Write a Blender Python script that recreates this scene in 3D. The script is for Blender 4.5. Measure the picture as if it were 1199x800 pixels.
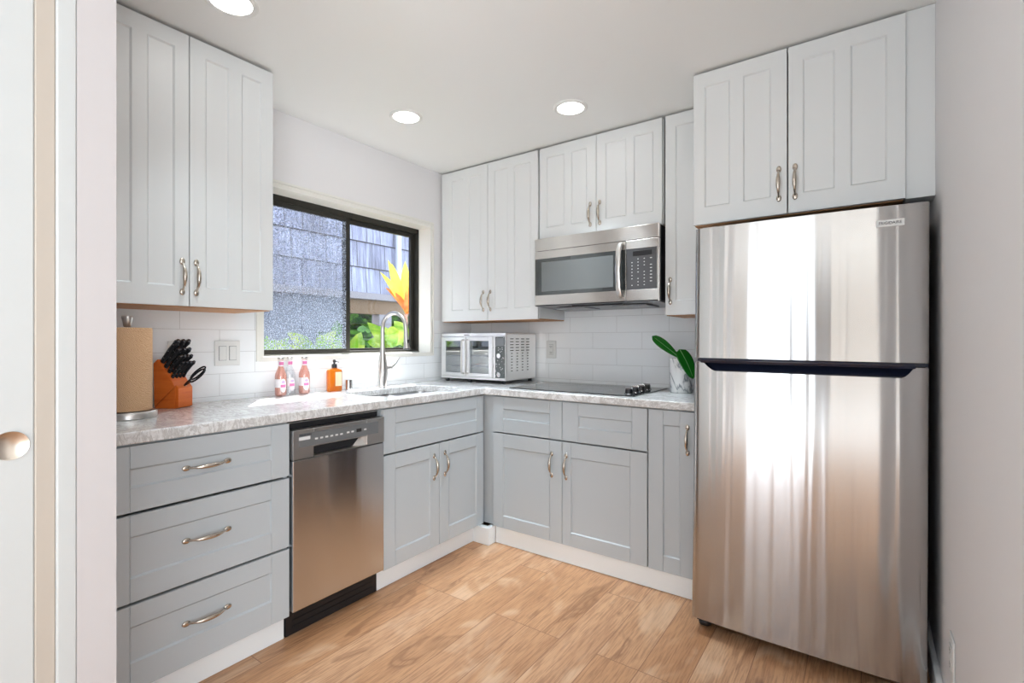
import bpy, bmesh, math, random
from mathutils import Vector, Matrix
R = math.radians
random.seed(7)
for o in list(bpy.data.objects): bpy.data.objects.remove(o)
scene = bpy.context.scene
COL = scene.collection

# ------------------------------------------------------------------ camera, world, sun, exposure
cam_d = bpy.data.cameras.new('camera'); cam = bpy.data.objects.new('camera', cam_d); COL.objects.link(cam)
cam.location = (2.482, -2.952, 1.1986)
cam.rotation_euler = (R(90), 0, R(35.34))
cam_d.sensor_width = 36; cam_d.lens = 36*580.6/1199; cam_d.shift_y = -1.5/1199
cam_d.clip_start = 0.02
scene.camera = cam
scene.view_settings.view_transform = 'Standard'; scene.view_settings.look = 'None'
scene.view_settings.gamma = 1; scene.view_settings.use_curve_mapping = False
scene.view_settings.exposure = 0.78

world = bpy.data.worlds.new('world'); scene.world = world; world.use_nodes = True
bg = world.node_tree.nodes['Background']; bg.inputs[0].default_value = (0.78, 0.88, 1.0, 1); bg.inputs[1].default_value = 3.2

def light(name, kind, loc, rot, energy, color=(1, 1, 1), size=None, size_y=None, shape=None):
    d = bpy.data.lights.new(name, kind); d.energy = energy; d.color = color
    if kind == 'AREA':
        d.shape = shape or ('RECTANGLE' if size_y else 'SQUARE'); d.size = size
        if size_y: d.size_y = size_y
    o = bpy.data.objects.new(name, d); COL.objects.link(o); o.location = loc; o.rotation_euler = rot
    return o
sd = Vector((0.495, -0.37, -1)).normalized()
sun = light('sun', 'SUN', (0, 0, 6), sd.to_track_quat('-Z', 'Y').to_euler(), 24.0, (1.0, 0.96, 0.9))
sun.data.angle = R(0.6)
# daylight of the living room's glazed doors behind the camera; the other area lights are added fills
light('daylight_rear_doors', 'AREA', (1.37, -6.6, 1.15), (R(90), 0, 0), 2.4, (0.80, 0.93, 1.0), 0.42, 2.1)
light('side_fill', 'AREA', (5.0, -5.0, 1.25), (0, R(90), 0), 78, (0.82, 0.925, 1.0), 2.1, 3.4)  # added fill from the right, out of view; no window is known there
light('living_room_fill', 'AREA', (2.3, -5.4, 0.35), (R(180), 0, 0), 86, (0.80, 0.92, 1.0), 4.4, 2.4)  # added uplight out of view, bounced off the ceiling to brighten the kitchen
light('hall_fill', 'AREA', (1.80, -4.6, 0.3), (R(180), 0, 0), 5, (0.86, 0.945, 1.0), 0.5, 1.8)  # second added uplight, unseen, lifts the ceiling nearer the camera

# ------------------------------------------------------------------ materials
def lin(r, g, b):
    f = lambda c: (c/255/12.92) if c/255 <= 0.04045 else ((c/255+0.055)/1.055)**2.4
    return (f(r), f(g), f(b), 1)
def mat(name, col, rough=0.5, metal=0.0, **kw):
    m = bpy.data.materials.new(name); m.use_nodes = True
    p = m.node_tree.nodes['Principled BSDF']
    p.inputs['Base Color'].default_value = col if len(col) == 4 else (*col, 1)
    p.inputs['Roughness'].default_value = rough; p.inputs['Metallic'].default_value = metal
    for k, v in kw.items(): p.inputs[k.replace('_', ' ')].default_value = v
    return m
def N(m, t, **kw):
    n = m.node_tree.nodes.new(t)
    for k, v in kw.items(): setattr(n, k, v)
    return n
def L(m, a, b): m.node_tree.links.new(a, b)
def P(m): return m.node_tree.nodes['Principled BSDF']
def coords(m, scale=(1, 1, 1), rot=(0, 0, 0), loc=(0, 0, 0)):
    t = N(m, 'ShaderNodeTexCoord'); mp = N(m, 'ShaderNodeMapping')
    mp.inputs['Scale'].default_value = scale; mp.inputs['Rotation'].default_value = rot; mp.inputs['Location'].default_value = loc
    L(m, t.outputs['Object'], mp.inputs['Vector']); return mp.outputs[0]
def noise(m, vec, scale, detail=4, rough=0.5, dist=0.0):
    n = N(m, 'ShaderNodeTexNoise'); n.inputs['Scale'].default_value = scale; n.inputs['Detail'].default_value = detail
    n.inputs['Roughness'].default_value = rough; n.inputs['Distortion'].default_value = dist
    L(m, vec, n.inputs['Vector']); return n
def ramp(m, fac, stops):
    r = N(m, 'ShaderNodeValToRGB'); e = r.color_ramp.elements
    while len(e) < len(stops): e.new(0.5)
    for i, (p, c) in enumerate(stops): e[i].position = p; e[i].color = c
    L(m, fac, r.inputs[0]); return r.outputs[0]
def mix(m, fac, a, b, mode='MIX'):
    x = N(m, 'ShaderNodeMix', data_type='RGBA', blend_type=mode)
    if isinstance(fac, (int, float)): x.inputs[0].default_value = fac
    else: L(m, fac, x.inputs[0])
    for s, v in ((6, a), (7, b)):
        if isinstance(v, tuple): x.inputs[s].default_value = v
        else: L(m, v, x.inputs[s])
    return x.outputs[2]
def bump(m, h, strength=0.2, dist=0.01):
    b = N(m, 'ShaderNodeBump'); b.inputs['Strength'].default_value = strength; b.inputs['Distance'].default_value = dist
    L(m, h, b.inputs['Height']); L(m, b.outputs[0], P(m).inputs['Normal']); return b

M = {}
M['wall'] = mat('wall_paint', (0.82, 0.80, 0.80), 0.6)
M['dimmed_wall'] = mat('dimmed_wall_paint', (0.50, 0.47, 0.47), 0.55)  # wall paint darkened to offset the strong light on the stub wall
M['living_wall'] = mat('dimmed_beige_wall_paint', (0.46, 0.41, 0.365), 0.6)  # beige wall paint darkened so its lit reflection in the refrigerator stays dim
M['ceiling'] = mat('ceiling_paint', (0.87, 0.87, 0.85), 0.45)
M['white_cab'] = mat('white_cabinet_paint', (0.77, 0.785, 0.78), 0.35)
M['grey_cab'] = mat('grey_cabinet_paint', (0.505, 0.54, 0.565), 0.38)
M['trim'] = mat('white_trim_paint', (0.82, 0.80, 0.74), 0.35)
M['kick'] = mat('white_kick_paint', (0.88, 0.90, 0.91), 0.4)
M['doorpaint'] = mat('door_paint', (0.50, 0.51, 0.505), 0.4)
M['jamb'] = mat('shaded_jamb_paint', (0.44, 0.385, 0.33), 0.5)  # shade of the door recess is put into this beige colour
M['dark'] = mat('black_plastic', (0.012, 0.012, 0.014), 0.35)
M['gap'] = mat('dark_carcass', (0.05, 0.045, 0.04), 0.7)
M['plate'] = mat('white_plate_plastic', (0.78, 0.78, 0.76), 0.3)
M['nickel'] = mat('brushed_nickel', (0.56, 0.50, 0.43), 0.27, 1.0)
M['steel_plain'] = mat('satin_steel', (0.62, 0.60, 0.575), 0.3, 1.0)
M['chrome'] = mat('chrome', (0.75, 0.76, 0.78), 0.08, 1.0)
M['sinksteel'] = mat('sink_steel', (0.42, 0.43, 0.44), 0.28, 1.0)
M['glass_black'] = mat('black_ceramic_glass', (0.30, 0.31, 0.32), 0.04, 0.0)
P(M['glass_black']).inputs['Base Color'].default_value = (0.02, 0.021, 0.023, 1)
P(M['glass_black']).inputs['IOR'].default_value = 1.9
M['under_wood'] = mat('plywood_underside', (0.50, 0.25, 0.11), 0.6)
M['blue_black'] = mat('navy_black_gloss', (0.012, 0.016, 0.035), 0.08, 0.0)
M['print_dark'] = mat('dark_print', (0.03, 0.03, 0.04), 0.5)
M['print_white'] = mat('white_print', (0.75, 0.75, 0.75), 0.5)
M['fridge_side'] = mat('charcoal_cabinet_steel', (0.018, 0.02, 0.035), 0.35)

def stainless(name, col, rough, wave, vertical=True, aniso=0.85, wscale=(9, 1, 0.5)):
    m = mat(name, col, rough, 1.0)
    p = P(m); p.inputs['Anisotropic'].default_value = 0.93
    tg = N(m, 'ShaderNodeTangent', direction_type='RADIAL', axis='Z'); L(m, tg.outputs[0], p.inputs['Tangent'])
    p.inputs['Anisotropic Rotation'].default_value = 0.25
    c = coords(m, wscale)
    n = noise(m, c, 1.0, 1.5, 0.4, 0.3)
    bump(m, n.outputs[0], wave, 0.02)
    return m
M['fridge_steel'] = stainless('fridge_stainless', (0.47, 0.46, 0.45), 0.16, 0.2, wscale=(14, 1, 0.35))
M['dw_steel'] = stainless('dishwasher_stainless', (0.60, 0.60, 0.61), 0.18, 0.12, wscale=(1, 10, 0.4))
M['mw_steel'] = stainless('microwave_stainless', (0.86, 0.83, 0.80), 0.26, 0.04)
M['oven_steel'] = stainless('oven_stainless', (0.88, 0.87, 0.86), 0.3, 0.05)

def floor_mat():
    m = mat('oak_plank_floor', (0.5, 0.3, 0.18), 0.42)
    c = coords(m, (1, 1, 1), (0, 0, R(90)))
    b = N(m, 'ShaderNodeTexBrick'); b.offset = 0.37; b.offset_frequency = 3
    for k, v in (('Scale', 1.0), ('Mortar Size', 0.0016), ('Mortar Smooth', 0.1), ('Bias', 0.0), ('Brick Width', 1.22), ('Row Height', 0.165)): b.inputs[k].default_value = v
    b.inputs['Color1'].default_value = (0, 0, 0, 1); b.inputs['Color2'].default_value = (1, 1, 1, 1); b.inputs['Mortar'].default_value = (0.5, 0.5, 0.5, 1)
    L(m, c, b.inputs['Vector'])
    base = ramp(m, b.outputs['Color'], [(0.0, lin(190, 141, 101)), (0.35, lin(198, 150, 110)), (0.7, lin(206, 161, 124)), (1.0, lin(192, 144, 105))])
    # each board shifts the grain
    t = N(m, 'ShaderNodeTexCoord'); vm = N(m, 'ShaderNodeVectorMath', operation='MULTIPLY_ADD')
    L(m, b.outputs['Color'], vm.inputs[0]); vm.inputs[1].default_value = (7, 13, 3); L(m, t.outputs['Object'], vm.inputs[2])
    mp = N(m, 'ShaderNodeMapping'); mp.inputs['Scale'].default_value = (8, 0.9, 1); L(m, vm.outputs[0], mp.inputs['Vector'])
    g1 = noise(m, mp.outputs[0], 1.0, 6, 0.62, 1.6)
    mp2 = N(m, 'ShaderNodeMapping'); mp2.inputs['Scale'].default_value = (170, 9, 1); L(m, vm.outputs[0], mp2.inputs['Vector'])
    g2 = noise(m, mp2.outputs[0], 1.0, 4, 0.6)
    mp3 = N(m, 'ShaderNodeMapping'); mp3.inputs['Scale'].default_value = (7, 2.6, 1); L(m, vm.outputs[0], mp3.inputs['Vector'])
    kn = noise(m, mp3.outputs[0], 1.0, 3, 0.5, 0.8)
    c1 = mix(m, ramp(m, g1.outputs[0], [(0.28, (0.55, 0.55, 0.55, 1)), (0.48, (0.12, 0.12, 0.12, 1)), (0.62, (0, 0, 0, 1))]), base, lin(150, 98, 62))
    c2 = mix(m, ramp(m, g2.outputs[0], [(0.38, (0.6, 0.6, 0.6, 1)), (0.55, (0, 0, 0, 1))]), c1, lin(140, 96, 66))
    c3 = mix(m, ramp(m, kn.outputs[0], [(0.60, (0, 0, 0, 1)), (0.66, (0.55, 0.55, 0.55, 1)), (0.69, (0.12, 0.12, 0.12, 1)), (0.74, (0.7, 0.7, 0.7, 1))]), c2, lin(118, 74, 46))
    c4 = mix(m, ramp(m, kn.outputs[0], [(0.30, (0.5, 0.5, 0.5, 1)), (0.45, (0, 0, 0, 1))]), c3, lin(222, 190, 160))
    c5 = mix(m, b.outputs['Fac'], c4, lin(140, 98, 70))
    L(m, c5, P(m).inputs['Base Color'])
    bump(m, g2.outputs[0], 0.08, 0.003)
    return m
M['floor'] = floor_mat()

def stone_mat():
    m = mat('marble_countertop', (0.7, 0.7, 0.7), 0.12)
    c = coords(m)
    a = noise(m, coords(m, (1.0, 1.0, 1.0), (0, 0, R(35))), 3.2, 8, 0.62, 1.4)
    b = noise(m, coords(m, (1, 2.2, 1), (0, 0, R(20))), 6.0, 8, 0.7, 2.2)
    s = noise(m, c, 55, 5, 0.7)
    base = ramp(m, a.outputs[0], [(0.30, lin(204, 202, 200)), (0.45, lin(226, 225, 224)), (0.6, lin(236, 236, 236)), (0.8, lin(218, 216, 214))])
    v = mix(m, ramp(m, b.outputs[0], [(0.45, (0, 0, 0, 1)), (0.49, (0.6, 0.6, 0.6, 1)), (0.51, (0.6, 0.6, 0.6, 1)), (0.56, (0, 0, 0, 1))]), base, lin(172, 168, 165))
    w = mix(m, ramp(m, s.outputs[0], [(0.36, (0.55, 0.55, 0.55, 1)), (0.48, (0, 0, 0, 1))]), v, lin(180, 176, 173))
    L(m, w, P(m).inputs['Base Color'])
    return m
M['stone'] = stone_mat()
def tile_mat(name, horiz, off):
    m = mat(name, (0.8, 0.8, 0.8), 0.12)
    t = N(m, 'ShaderNodeTexCoord'); sp = N(m, 'ShaderNodeSeparateXYZ'); cb = N(m, 'ShaderNodeCombineXYZ')
    L(m, t.outputs['Object'], sp.inputs[0]); L(m, sp.outputs[horiz], cb.inputs['X']); L(m, sp.outputs['Z'], cb.inputs['Y'])
    ad = N(m, 'ShaderNodeVectorMath', operation='ADD'); ad.inputs[1].default_value = (off, 20*0.1042-1.0400, 0); L(m, cb.outputs[0], ad.inputs[0])
    b = N(m, 'ShaderNodeTexBrick'); b.offset = 0.5
    for k, v in (('Scale', 1.0), ('Mortar Size', 0.0011), ('Mortar Smooth', 0.3), ('Bias', 0.0), ('Brick Width', 0.333), ('Row Height', 0.1042)): b.inputs[k].default_value = v
    b.inputs['Color1'].default_value = (0.90, 0.92, 0.935, 1); b.inputs['Color2'].default_value = (0.92, 0.935, 0.945, 1); b.inputs['Mortar'].default_value = (0.62, 0.62, 0.62, 1)
    L(m, ad.outputs[0], b.inputs['Vector']); L(m, b.outputs['Color'], P(m).inputs['Base Color'])
    inv = N(m, 'ShaderNodeMath', operation='SUBTRACT'); inv.inputs[0].default_value = 1.0; L(m, b.outputs['Fac'], inv.inputs[1])
    bump(m, inv.outputs[0], 0.5, 0.002)
    return m
M['tile_left'] = tile_mat('white_tile_window_wall', 'Y', 3.33-(-1.844)*1.0)
M['tile_rear'] = tile_mat('white_tile_rear_wall', 'X', 3.33-1.04)

def glass_mat(name, col=(1, 1, 1, 1), gloss=0.06, rough=0.0):
    m = bpy.data.materials.new(name); m.use_nodes = True; nt = m.node_tree; nt.nodes.clear()
    out = nt.nodes.new('ShaderNodeOutputMaterial'); tr = nt.nodes.new('ShaderNodeBsdfTransparent'); gl = nt.nodes.new('ShaderNodeBsdfGlossy')
    tr.inputs[0].default_value = col; gl.inputs['Roughness'].default_value = rough
    mx = nt.nodes.new('ShaderNodeMixShader'); mx.inputs[0].default_value = gloss
    nt.links.new(tr.outputs[0], mx.inputs[1]); nt.links.new(gl.outputs[0], mx.inputs[2]); nt.links.new(mx.outputs[0], out.inputs[0])
    return m
M['pane'] = glass_mat('window_glass', (0.95, 0.97, 1.0, 1), 0.05)
M['bottle_clear'] = glass_mat('clear_bottle_glass', (0.95, 0.96, 0.97, 1), 0.14, 0.05)
M['bottle_pink'] = glass_mat('bottle_glass_over_pink_drink', (0.97, 0.86, 0.84, 1), 0.12, 0.05)
M['oven_pane'] = glass_mat('oven_door_glass', (0.75, 0.78, 0.80, 1), 0.22, 0.02)
M['pink_drink'] = mat('pink_drink', lin(252, 206, 192), 0.1, 0, Transmission_Weight=0.45)
M['amber'] = mat('amber_soap', lin(246, 140, 20), 0.06, 0, Transmission_Weight=0.55)

def screen_mat():
    m = bpy.data.materials.new('insect_screen'); m.use_nodes = True; nt = m.node_tree; nt.nodes.clear()
    out = nt.nodes.new('ShaderNodeOutputMaterial'); tr = nt.nodes.new('ShaderNodeBsdfTransparent'); df = nt.nodes.new('ShaderNodeBsdfPrincipled')
    df.inputs['Roughness'].default_value = 0.4
    mx = nt.nodes.new('ShaderNodeMixShader')
    t = nt.nodes.new('ShaderNodeTexCoord'); n = nt.nodes.new('ShaderNodeTexNoise'); n.inputs['Scale'].default_value = 150; n.inputs['Detail'].default_value = 2
    nt.links.new(t.outputs['Object'], n.inputs['Vector'])
    r = nt.nodes.new('ShaderNodeValToRGB'); r.color_ramp.elements[0].position = 0.42; r.color_ramp.elements[0].color = (0.02, 0.02, 0.02, 1); r.color_ramp.elements[1].position = 0.58; r.color_ramp.elements[1].color = (0.68, 0.68, 0.68, 1)
    nt.links.new(n.outputs[0], r.inputs[0]); nt.links.new(r.outputs[0], mx.inputs[0])
    r2 = nt.nodes.new('ShaderNodeValToRGB'); r2.color_ramp.elements[0].position = 0.4; r2.color_ramp.elements[1].position = 0.6; r2.color_ramp.elements[0].color = (0.12, 0.15, 0.22, 1); r2.color_ramp.elements[1].color = (0.62, 0.68, 0.80, 1)
    n2 = nt.nodes.new('ShaderNodeTexNoise'); n2.inputs['Scale'].default_value = 190; nt.links.new(t.outputs['Object'], n2.inputs['Vector'])
    nt.links.new(n2.outputs[0], r2.inputs[0]); nt.links.new(r2.outputs[0], df.inputs['Base Color'])
    nt.links.new(tr.outputs[0], mx.inputs[1]); nt.links.new(df.outputs[0], mx.inputs[2]); nt.links.new(mx.outputs[0], out.inputs[0])
    return m
M['screen'] = screen_mat()
M['win_frame'] = mat('bronze_window_frame', (0.028, 0.026, 0.02), 0.4, 0.3)
M['win_edge'] = mat('grey_frame_edge', (0.22, 0.22, 0.20), 0.4, 0.5)
def emis(name, col, s):
    m = mat(name, col, 0.5); P(m).inputs['Emission Color'].default_value = (*col[:3], 1); P(m).inputs['Emission Strength'].default_value = s; return m
M['lens'] = emis('lit_lens', (1, 0.98, 0.95), 6.0)

def shingle_mat():
    m = mat('weathered_cedar_shingles', (0.3, 0.3, 0.35), 0.8)
    t = N(m, 'ShaderNodeTexCoord'); sp = N(m, 'ShaderNodeSeparateXYZ'); cb0 = N(m, 'ShaderNodeCombineXYZ'); cb = N(m, 'ShaderNodeVectorMath', operation='ADD'); cb.inputs[1].default_value = (5.0, 5.0-1.96, 0)
    L(m, t.outputs['Object'], sp.inputs[0]); L(m, sp.outputs['Y'], cb0.inputs['X']); L(m, sp.outputs['Z'], cb0.inputs['Y']); L(m, cb0.outputs[0], cb.inputs[0])
    b = N(m, 'ShaderNodeTexBrick'); b.offset = 0.37
    for k, v in (('Scale', 1.0), ('Mortar Size', 0.004), ('Bias', 0.1), ('Brick Width', 0.17), ('Row Height', 0.25)): b.inputs[k].default_value = v
    b.inputs['Color1'].default_value = lin(80, 80, 94); b.inputs['Color2'].default_value = lin(138, 143, 165); b.inputs['Mortar'].default_value = lin(60, 58, 62)
    L(m, cb.outputs[0], b.inputs['Vector'])
    n = noise(m, coords(m, (10, 30, 2.5)), 1.0, 5, 0.65)
    c = mix(m, 0.55, b.outputs['Color'], ramp(m, n.outputs[0], [(0.3, lin(56, 52, 60)), (0.5, lin(108, 110, 127)), (0.72, lin(165, 172, 192))]), 'MIX')
    c2 = mix(m, b.outputs['Fac'], c, lin(58, 54, 56))
    L(m, c2, P(m).inputs['Base Color'])
    return m
M['shingle'] = shingle_mat()
M['wood_beam'] = mat('weathered_brown_wood', (0.12, 0.075, 0.04), 0.8)
M['grey_wood'] = mat('weathered_grey_wood', (0.17, 0.16, 0.175), 0.8)
M['shed'] = mat('blue_grey_boarding', (0.12, 0.14, 0.18), 0.8)
M['pipe'] = mat('pale_grey_pipe', (0.30, 0.32, 0.37), 0.4)
M['soil'] = mat('garden_soil', (0.10, 0.08, 0.05), 0.9)
def leaf_mat(name, a, b, scale=6, trans=0.45, axis='Y'):
    m = bpy.data.materials.new(name); m.use_nodes = True; nt = m.node_tree; p = P(m)
    n = noise(m, coords(m), scale, 3)
    c = ramp(m, n.outputs[0], [(0.38, a), (0.62, b)])
    L(m, c, p.inputs['Base Color']); p.inputs['Roughness'].default_value = 0.35
    tl = N(m, 'ShaderNodeBsdfTranslucent'); L(m, c, tl.inputs[0])
    mx = N(m, 'ShaderNodeMixShader'); mx.inputs[0].default_value = trans
    out = [x for x in nt.nodes if x.type == 'OUTPUT_MATERIAL'][0]
    L(m, p.outputs[0], mx.inputs[1]); L(m, tl.outputs[0], mx.inputs[2]); L(m, mx.outputs[0], out.inputs[0])
    return m
M['ti_leaf'] = leaf_mat('yellow_orange_ti_leaf', lin(240, 150, 40), lin(236, 222, 60), 5, 0.6)
M['lime_leaf'] = leaf_mat('lime_leaf', lin(120, 172, 34), lin(200, 220, 90), 7, 0.6)
M['hedge_leaf'] = leaf_mat('hedge_leaf', lin(28, 78, 26), lin(96, 150, 48), 9, 0.4)
M['dark_leaf'] = mat('deep_green_leaf', lin(18, 105, 22), 0.25)
def paper_mat():
    m = mat('brown_paper_towel', lin(214, 172, 132), 0.9)
    v = N(m, 'ShaderNodeTexVoronoi'); v.inputs['Scale'].default_value = 150; L(m, coords(m, (1, 1, 1.0)), v.inputs['Vector'])
    w = N(m, 'ShaderNodeTexWave', wave_type='BANDS', bands_direction='DIAGONAL'); w.inputs['Scale'].default_value = 95; w.inputs['Distortion'].default_value = 9; w.inputs['Detail'].default_value = 2; w.inputs['Detail Scale'].default_value = 1
    L(m, coords(m), w.inputs['Vector'])
    L(m, mix(m, w.outputs['Fac'], lin(206, 162, 122), lin(224, 184, 145)), P(m).inputs['Base Color'])
    bump(m, w.outputs['Fac'], 0.5, 0.003)
    return m
M['paper'] = paper_mat()
M['core'] = mat('cardboard_core', (0.28, 0.18, 0.10), 0.9)
def wood_mat(name, a, b, sc=(4, 4, 40)):
    m = mat(name, a, 0.4); n = noise(m, coords(m, sc), 1.0, 4, 0.6, 0.6)
    L(m, ramp(m, n.outputs[0], [(0.3, a), (0.7, b)]), P(m).inputs['Base Color']); return m
M['block_wood'] = wood_mat('orange_wood_block', lin(214, 92, 22), lin(238, 128, 48))
M['dark_cap'] = mat('dark_steel_cap', (0.10, 0.10, 0.11), 0.25, 1.0)
M['knife_handle'] = mat('black_knife_handle', (0.016, 0.017, 0.02), 0.25)
def marble():
    m = mat('white_marble_vase', (0.8, 0.8, 0.8), 0.25)
    n = noise(m, coords(m, (5, 5, 2.0), (0.3, 0.2, 0)), 1.0, 5, 0.55, 1.6)
    L(m, ramp(m, n.outputs[0], [(0.46, lin(232, 232, 232)), (0.495, lin(120, 130, 134)), (0.515, lin(214, 217, 218)), (0.6, lin(238, 238, 237))]), P(m).inputs['Base Color'])
    return m
M['marble'] = marble()
def fleck_mat(name, base, dots, scale):
    m = mat(name, base, 0.3); v = N(m, 'ShaderNodeTexVoronoi'); v.inputs['Scale'].default_value = scale; L(m, coords(m), v.inputs['Vector'])
    L(m, ramp(m, v.outputs['Distance'], [(0.18, dots), (0.26, base)]), P(m).inputs['Base Color']); return m
M['label_white'] = mat('white_paper_label', (0.80, 0.76, 0.78), 0.5)
M['label_pink'] = mat('magenta_print', lin(216, 120, 170), 0.5)
M['label_lilac'] = mat('lilac_print', lin(196, 170, 214), 0.5)
M['label_soap'] = mat('cream_soap_label', lin(238, 214, 180), 0.5)
M['filter'] = mat('grey_mesh_filter', (0.30, 0.30, 0.31), 0.4, 0.8)
M['mw_glass'] = mat('dark_microwave_glass', (0.045, 0.05, 0.05), 0.05); P(M['mw_glass']).inputs['IOR'].default_value = 2.1
M['mw_mesh'] = mat('microwave_window_mesh', (0.16, 0.17, 0.17), 0.12); P(M['mw_mesh']).inputs['IOR'].default_value = 1.9
M['mw_panel'] = mat('charcoal_control_panel', (0.10, 0.10, 0.105), 0.2)
M['dw_inset'] = mat('grey_control_strip', (0.22, 0.23, 0.24), 0.3, 0.4)
M['dw_panel'] = mat('brushed_grey_panel', (0.46, 0.45, 0.44), 0.32, 0.9)

# ------------------------------------------------------------------ mesh helper
class MB:
    def __init__(s, f=None): s.v = []; s.f = []; s.sm = []; s.map = f or (lambda a, b, c: (a, b, c))
    def add(s, vs, fs, smooth=False):
        o = len(s.v); s.v += [s.map(*v) for v in vs]
        for f in fs: s.f.append([i+o for i in f]); s.sm.append(smooth)
        return s
    def box(s, a0, a1, b0, b1, c0, c1):
        return s.add([(a0,b0,c0),(a1,b0,c0),(a1,b1,c0),(a0,b1,c0),(a0,b0,c1),(a1,b0,c1),(a1,b1,c1),(a0,b1,c1)],
                     [(0,3,2,1),(4,5,6,7),(0,1,5,4),(1,2,6,5),(2,3,7,6),(3,0,4,7)])
    def prism(s, poly, axis, t0, t1):
        n = len(poly)
        def p(q, t):
            a, b = q
            return {'x': (t, a, b), 'y': (a, t, b), 'z': (a, b, t)}[axis]
        vs = [p(q, t0) for q in poly]+[p(q, t1) for q in poly]
        return s.add(vs, [tuple(range(n))[::-1], tuple(range(n, 2*n))]+[(i, (i+1) % n, n+(i+1) % n, n+i) for i in range(n)])
    def lathe(s, c, prof, n=32, axis='z', smooth=True, caps=True):
        vs = []; fs = []
        for r, h in prof:
            for k in range(n):
                a = 2*math.pi*k/n; x, y = r*math.cos(a), r*math.sin(a)
                vs.append({'z': (c[0]+x, c[1]+y, c[2]+h), 'x': (c[0]+h, c[1]+x, c[2]+y), 'y': (c[0]+x, c[1]+h, c[2]+y)}[axis])
        m = len(prof)
        for j in range(m-1):
            for k in range(n): fs.append((j*n+k, j*n+(k+1) % n, (j+1)*n+(k+1) % n, (j+1)*n+k))
        s.add(vs, fs, smooth)
        if caps:
            o = len(s.v)-len(vs)
            if prof[0][0] > 1e-6: s.f.append([o+k for k in range(n)][::-1]); s.sm.append(False)
            if prof[-1][0] > 1e-6: s.f.append([o+(m-1)*n+k for k in range(n)]); s.sm.append(False)
        return s
    def tube(s, pts, rad, n=14, flat=(1, 1)):
        pts = [Vector(p) for p in pts]
        if not hasattr(rad, '__len__'): rad = [rad]*len(pts)
        vs = []; prev = None
        for i, p in enumerate(pts):
            d = (pts[min(i+1, len(pts)-1)]-pts[max(i-1, 0)]).normalized()
            if prev is None:
                up = Vector((0, 0, 1)) if abs(d.z) < 0.9 else Vector((1, 0, 0)); a = d.cross(up).normalized()
            else: a = (prev-d*prev.dot(d)).normalized()
            prev = a; b = d.cross(a)
            for k in range(n):
                t = 2*math.pi*k/n; vs.append(tuple(p+a*(math.cos(t)*rad[i]*flat[0])+b*(math.sin(t)*rad[i]*flat[1])))
        fs = [(j*n+k, j*n+(k+1) % n, (j+1)*n+(k+1) % n, (j+1)*n+k) for j in range(len(pts)-1) for k in range(n)]
        s.add(vs, fs, True); o = len(s.v)-len(vs)
        s.f.append([o+k for k in range(n)][::-1]); s.sm.append(False); s.f.append([o+(len(pts)-1)*n+k for k in range(n)]); s.sm.append(False)
        return s
    def ell(s, c, r, n=16, m=10):
        prof = [(math.sin(math.pi*j/m), -math.cos(math.pi*j/m)) for j in range(m+1)]
        vs = []; fs = []
        for q, h in prof:
            for k in range(n):
                a = 2*math.pi*k/n; vs.append((c[0]+r[0]*q*math.cos(a), c[1]+r[1]*q*math.sin(a), c[2]+r[2]*h))
        for j in range(m):
            for k in range(n): fs.append((j*n+k, j*n+(k+1) % n, (j+1)*n+(k+1) % n, (j+1)*n+k))
        return s.add(vs, fs, True)
    def build(s, name, material, parent=None, bevel=0, seg=2, merge=True, recalc=True):
        off = Vector(parent['_o']) if parent is not None and '_o' in parent else Vector((0, 0, 0))
        me = bpy.data.meshes.new(name)
        if parent is None and getattr(s, 'origin', None): off = Vector(s.origin)
        me.from_pydata([tuple(Vector(v)-off) for v in s.v], [], s.f)
        for p, sm in zip(me.polygons, s.sm): p.use_smooth = sm
        bm = bmesh.new(); bm.from_mesh(me)
        if merge: bmesh.ops.remove_doubles(bm, verts=[v for v in bm.verts], dist=1e-6) if any(s.sm) else None
        if recalc: bmesh.ops.recalc_face_normals(bm, faces=bm.faces)
        bm.to_mesh(me); bm.free()
        if any(s.sm): me.set_sharp_from_angle(angle=R(40))
        me.materials.append(material)
        o = bpy.data.objects.new(name, me); COL.objects.link(o)
        if parent is not None:
            o.parent = parent; o['_o'] = tuple(off)
        else: o.location = off; o['_o'] = tuple(off)
        if bevel:
            b = o.modifiers.new('bevel', 'BEVEL'); b.width = bevel; b.segments = seg; b.limit_method = 'ANGLE'; b.angle_limit = R(50)
        return o
def thing(name, label, cat, loc, group=None, rot=(0, 0, 0)):
    o = bpy.data.objects.new(name, None); COL.objects.link(o); o.location = loc; o.rotation_euler = rot
    o.empty_display_size = 0.05; o['_o'] = tuple(loc); o['label'] = label; o['category'] = cat
    if group: o['group'] = group
    return o
def tag(o, label, cat, group=None):
    o['label'] = label; o['category'] = cat
    if group: o['group'] = group
    return o
def struct(o, label=None):
    o['kind'] = 'structure'
    if label: o['label'] = label
    return o
def text(name, s, size, material, parent, loc, rot, align='LEFT', ext=0.0006, sx=1.0):
    cu = bpy.data.curves.new(name, 'FONT'); cu.body = s; cu.size = size; cu.extrude = ext; cu.align_x = align; cu.align_y = 'CENTER'
    t = bpy.data.objects.new(name, cu); COL.objects.link(t)
    bpy.context.view_layer.update()
    me = bpy.data.meshes.new_from_object(t.evaluated_get(bpy.context.evaluated_depsgraph_get()))
    bpy.data.objects.remove(t); me.transform(Matrix.Diagonal((sx, 1, 1, 1)))
    me.materials.clear(); me.materials.append(material)
    root = parent
    o = bpy.data.objects.new(name, me); COL.objects.link(o); o.parent = parent
    o.location = Vector(loc)-Vector(parent['_o']); o.rotation_euler = rot; return o

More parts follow.
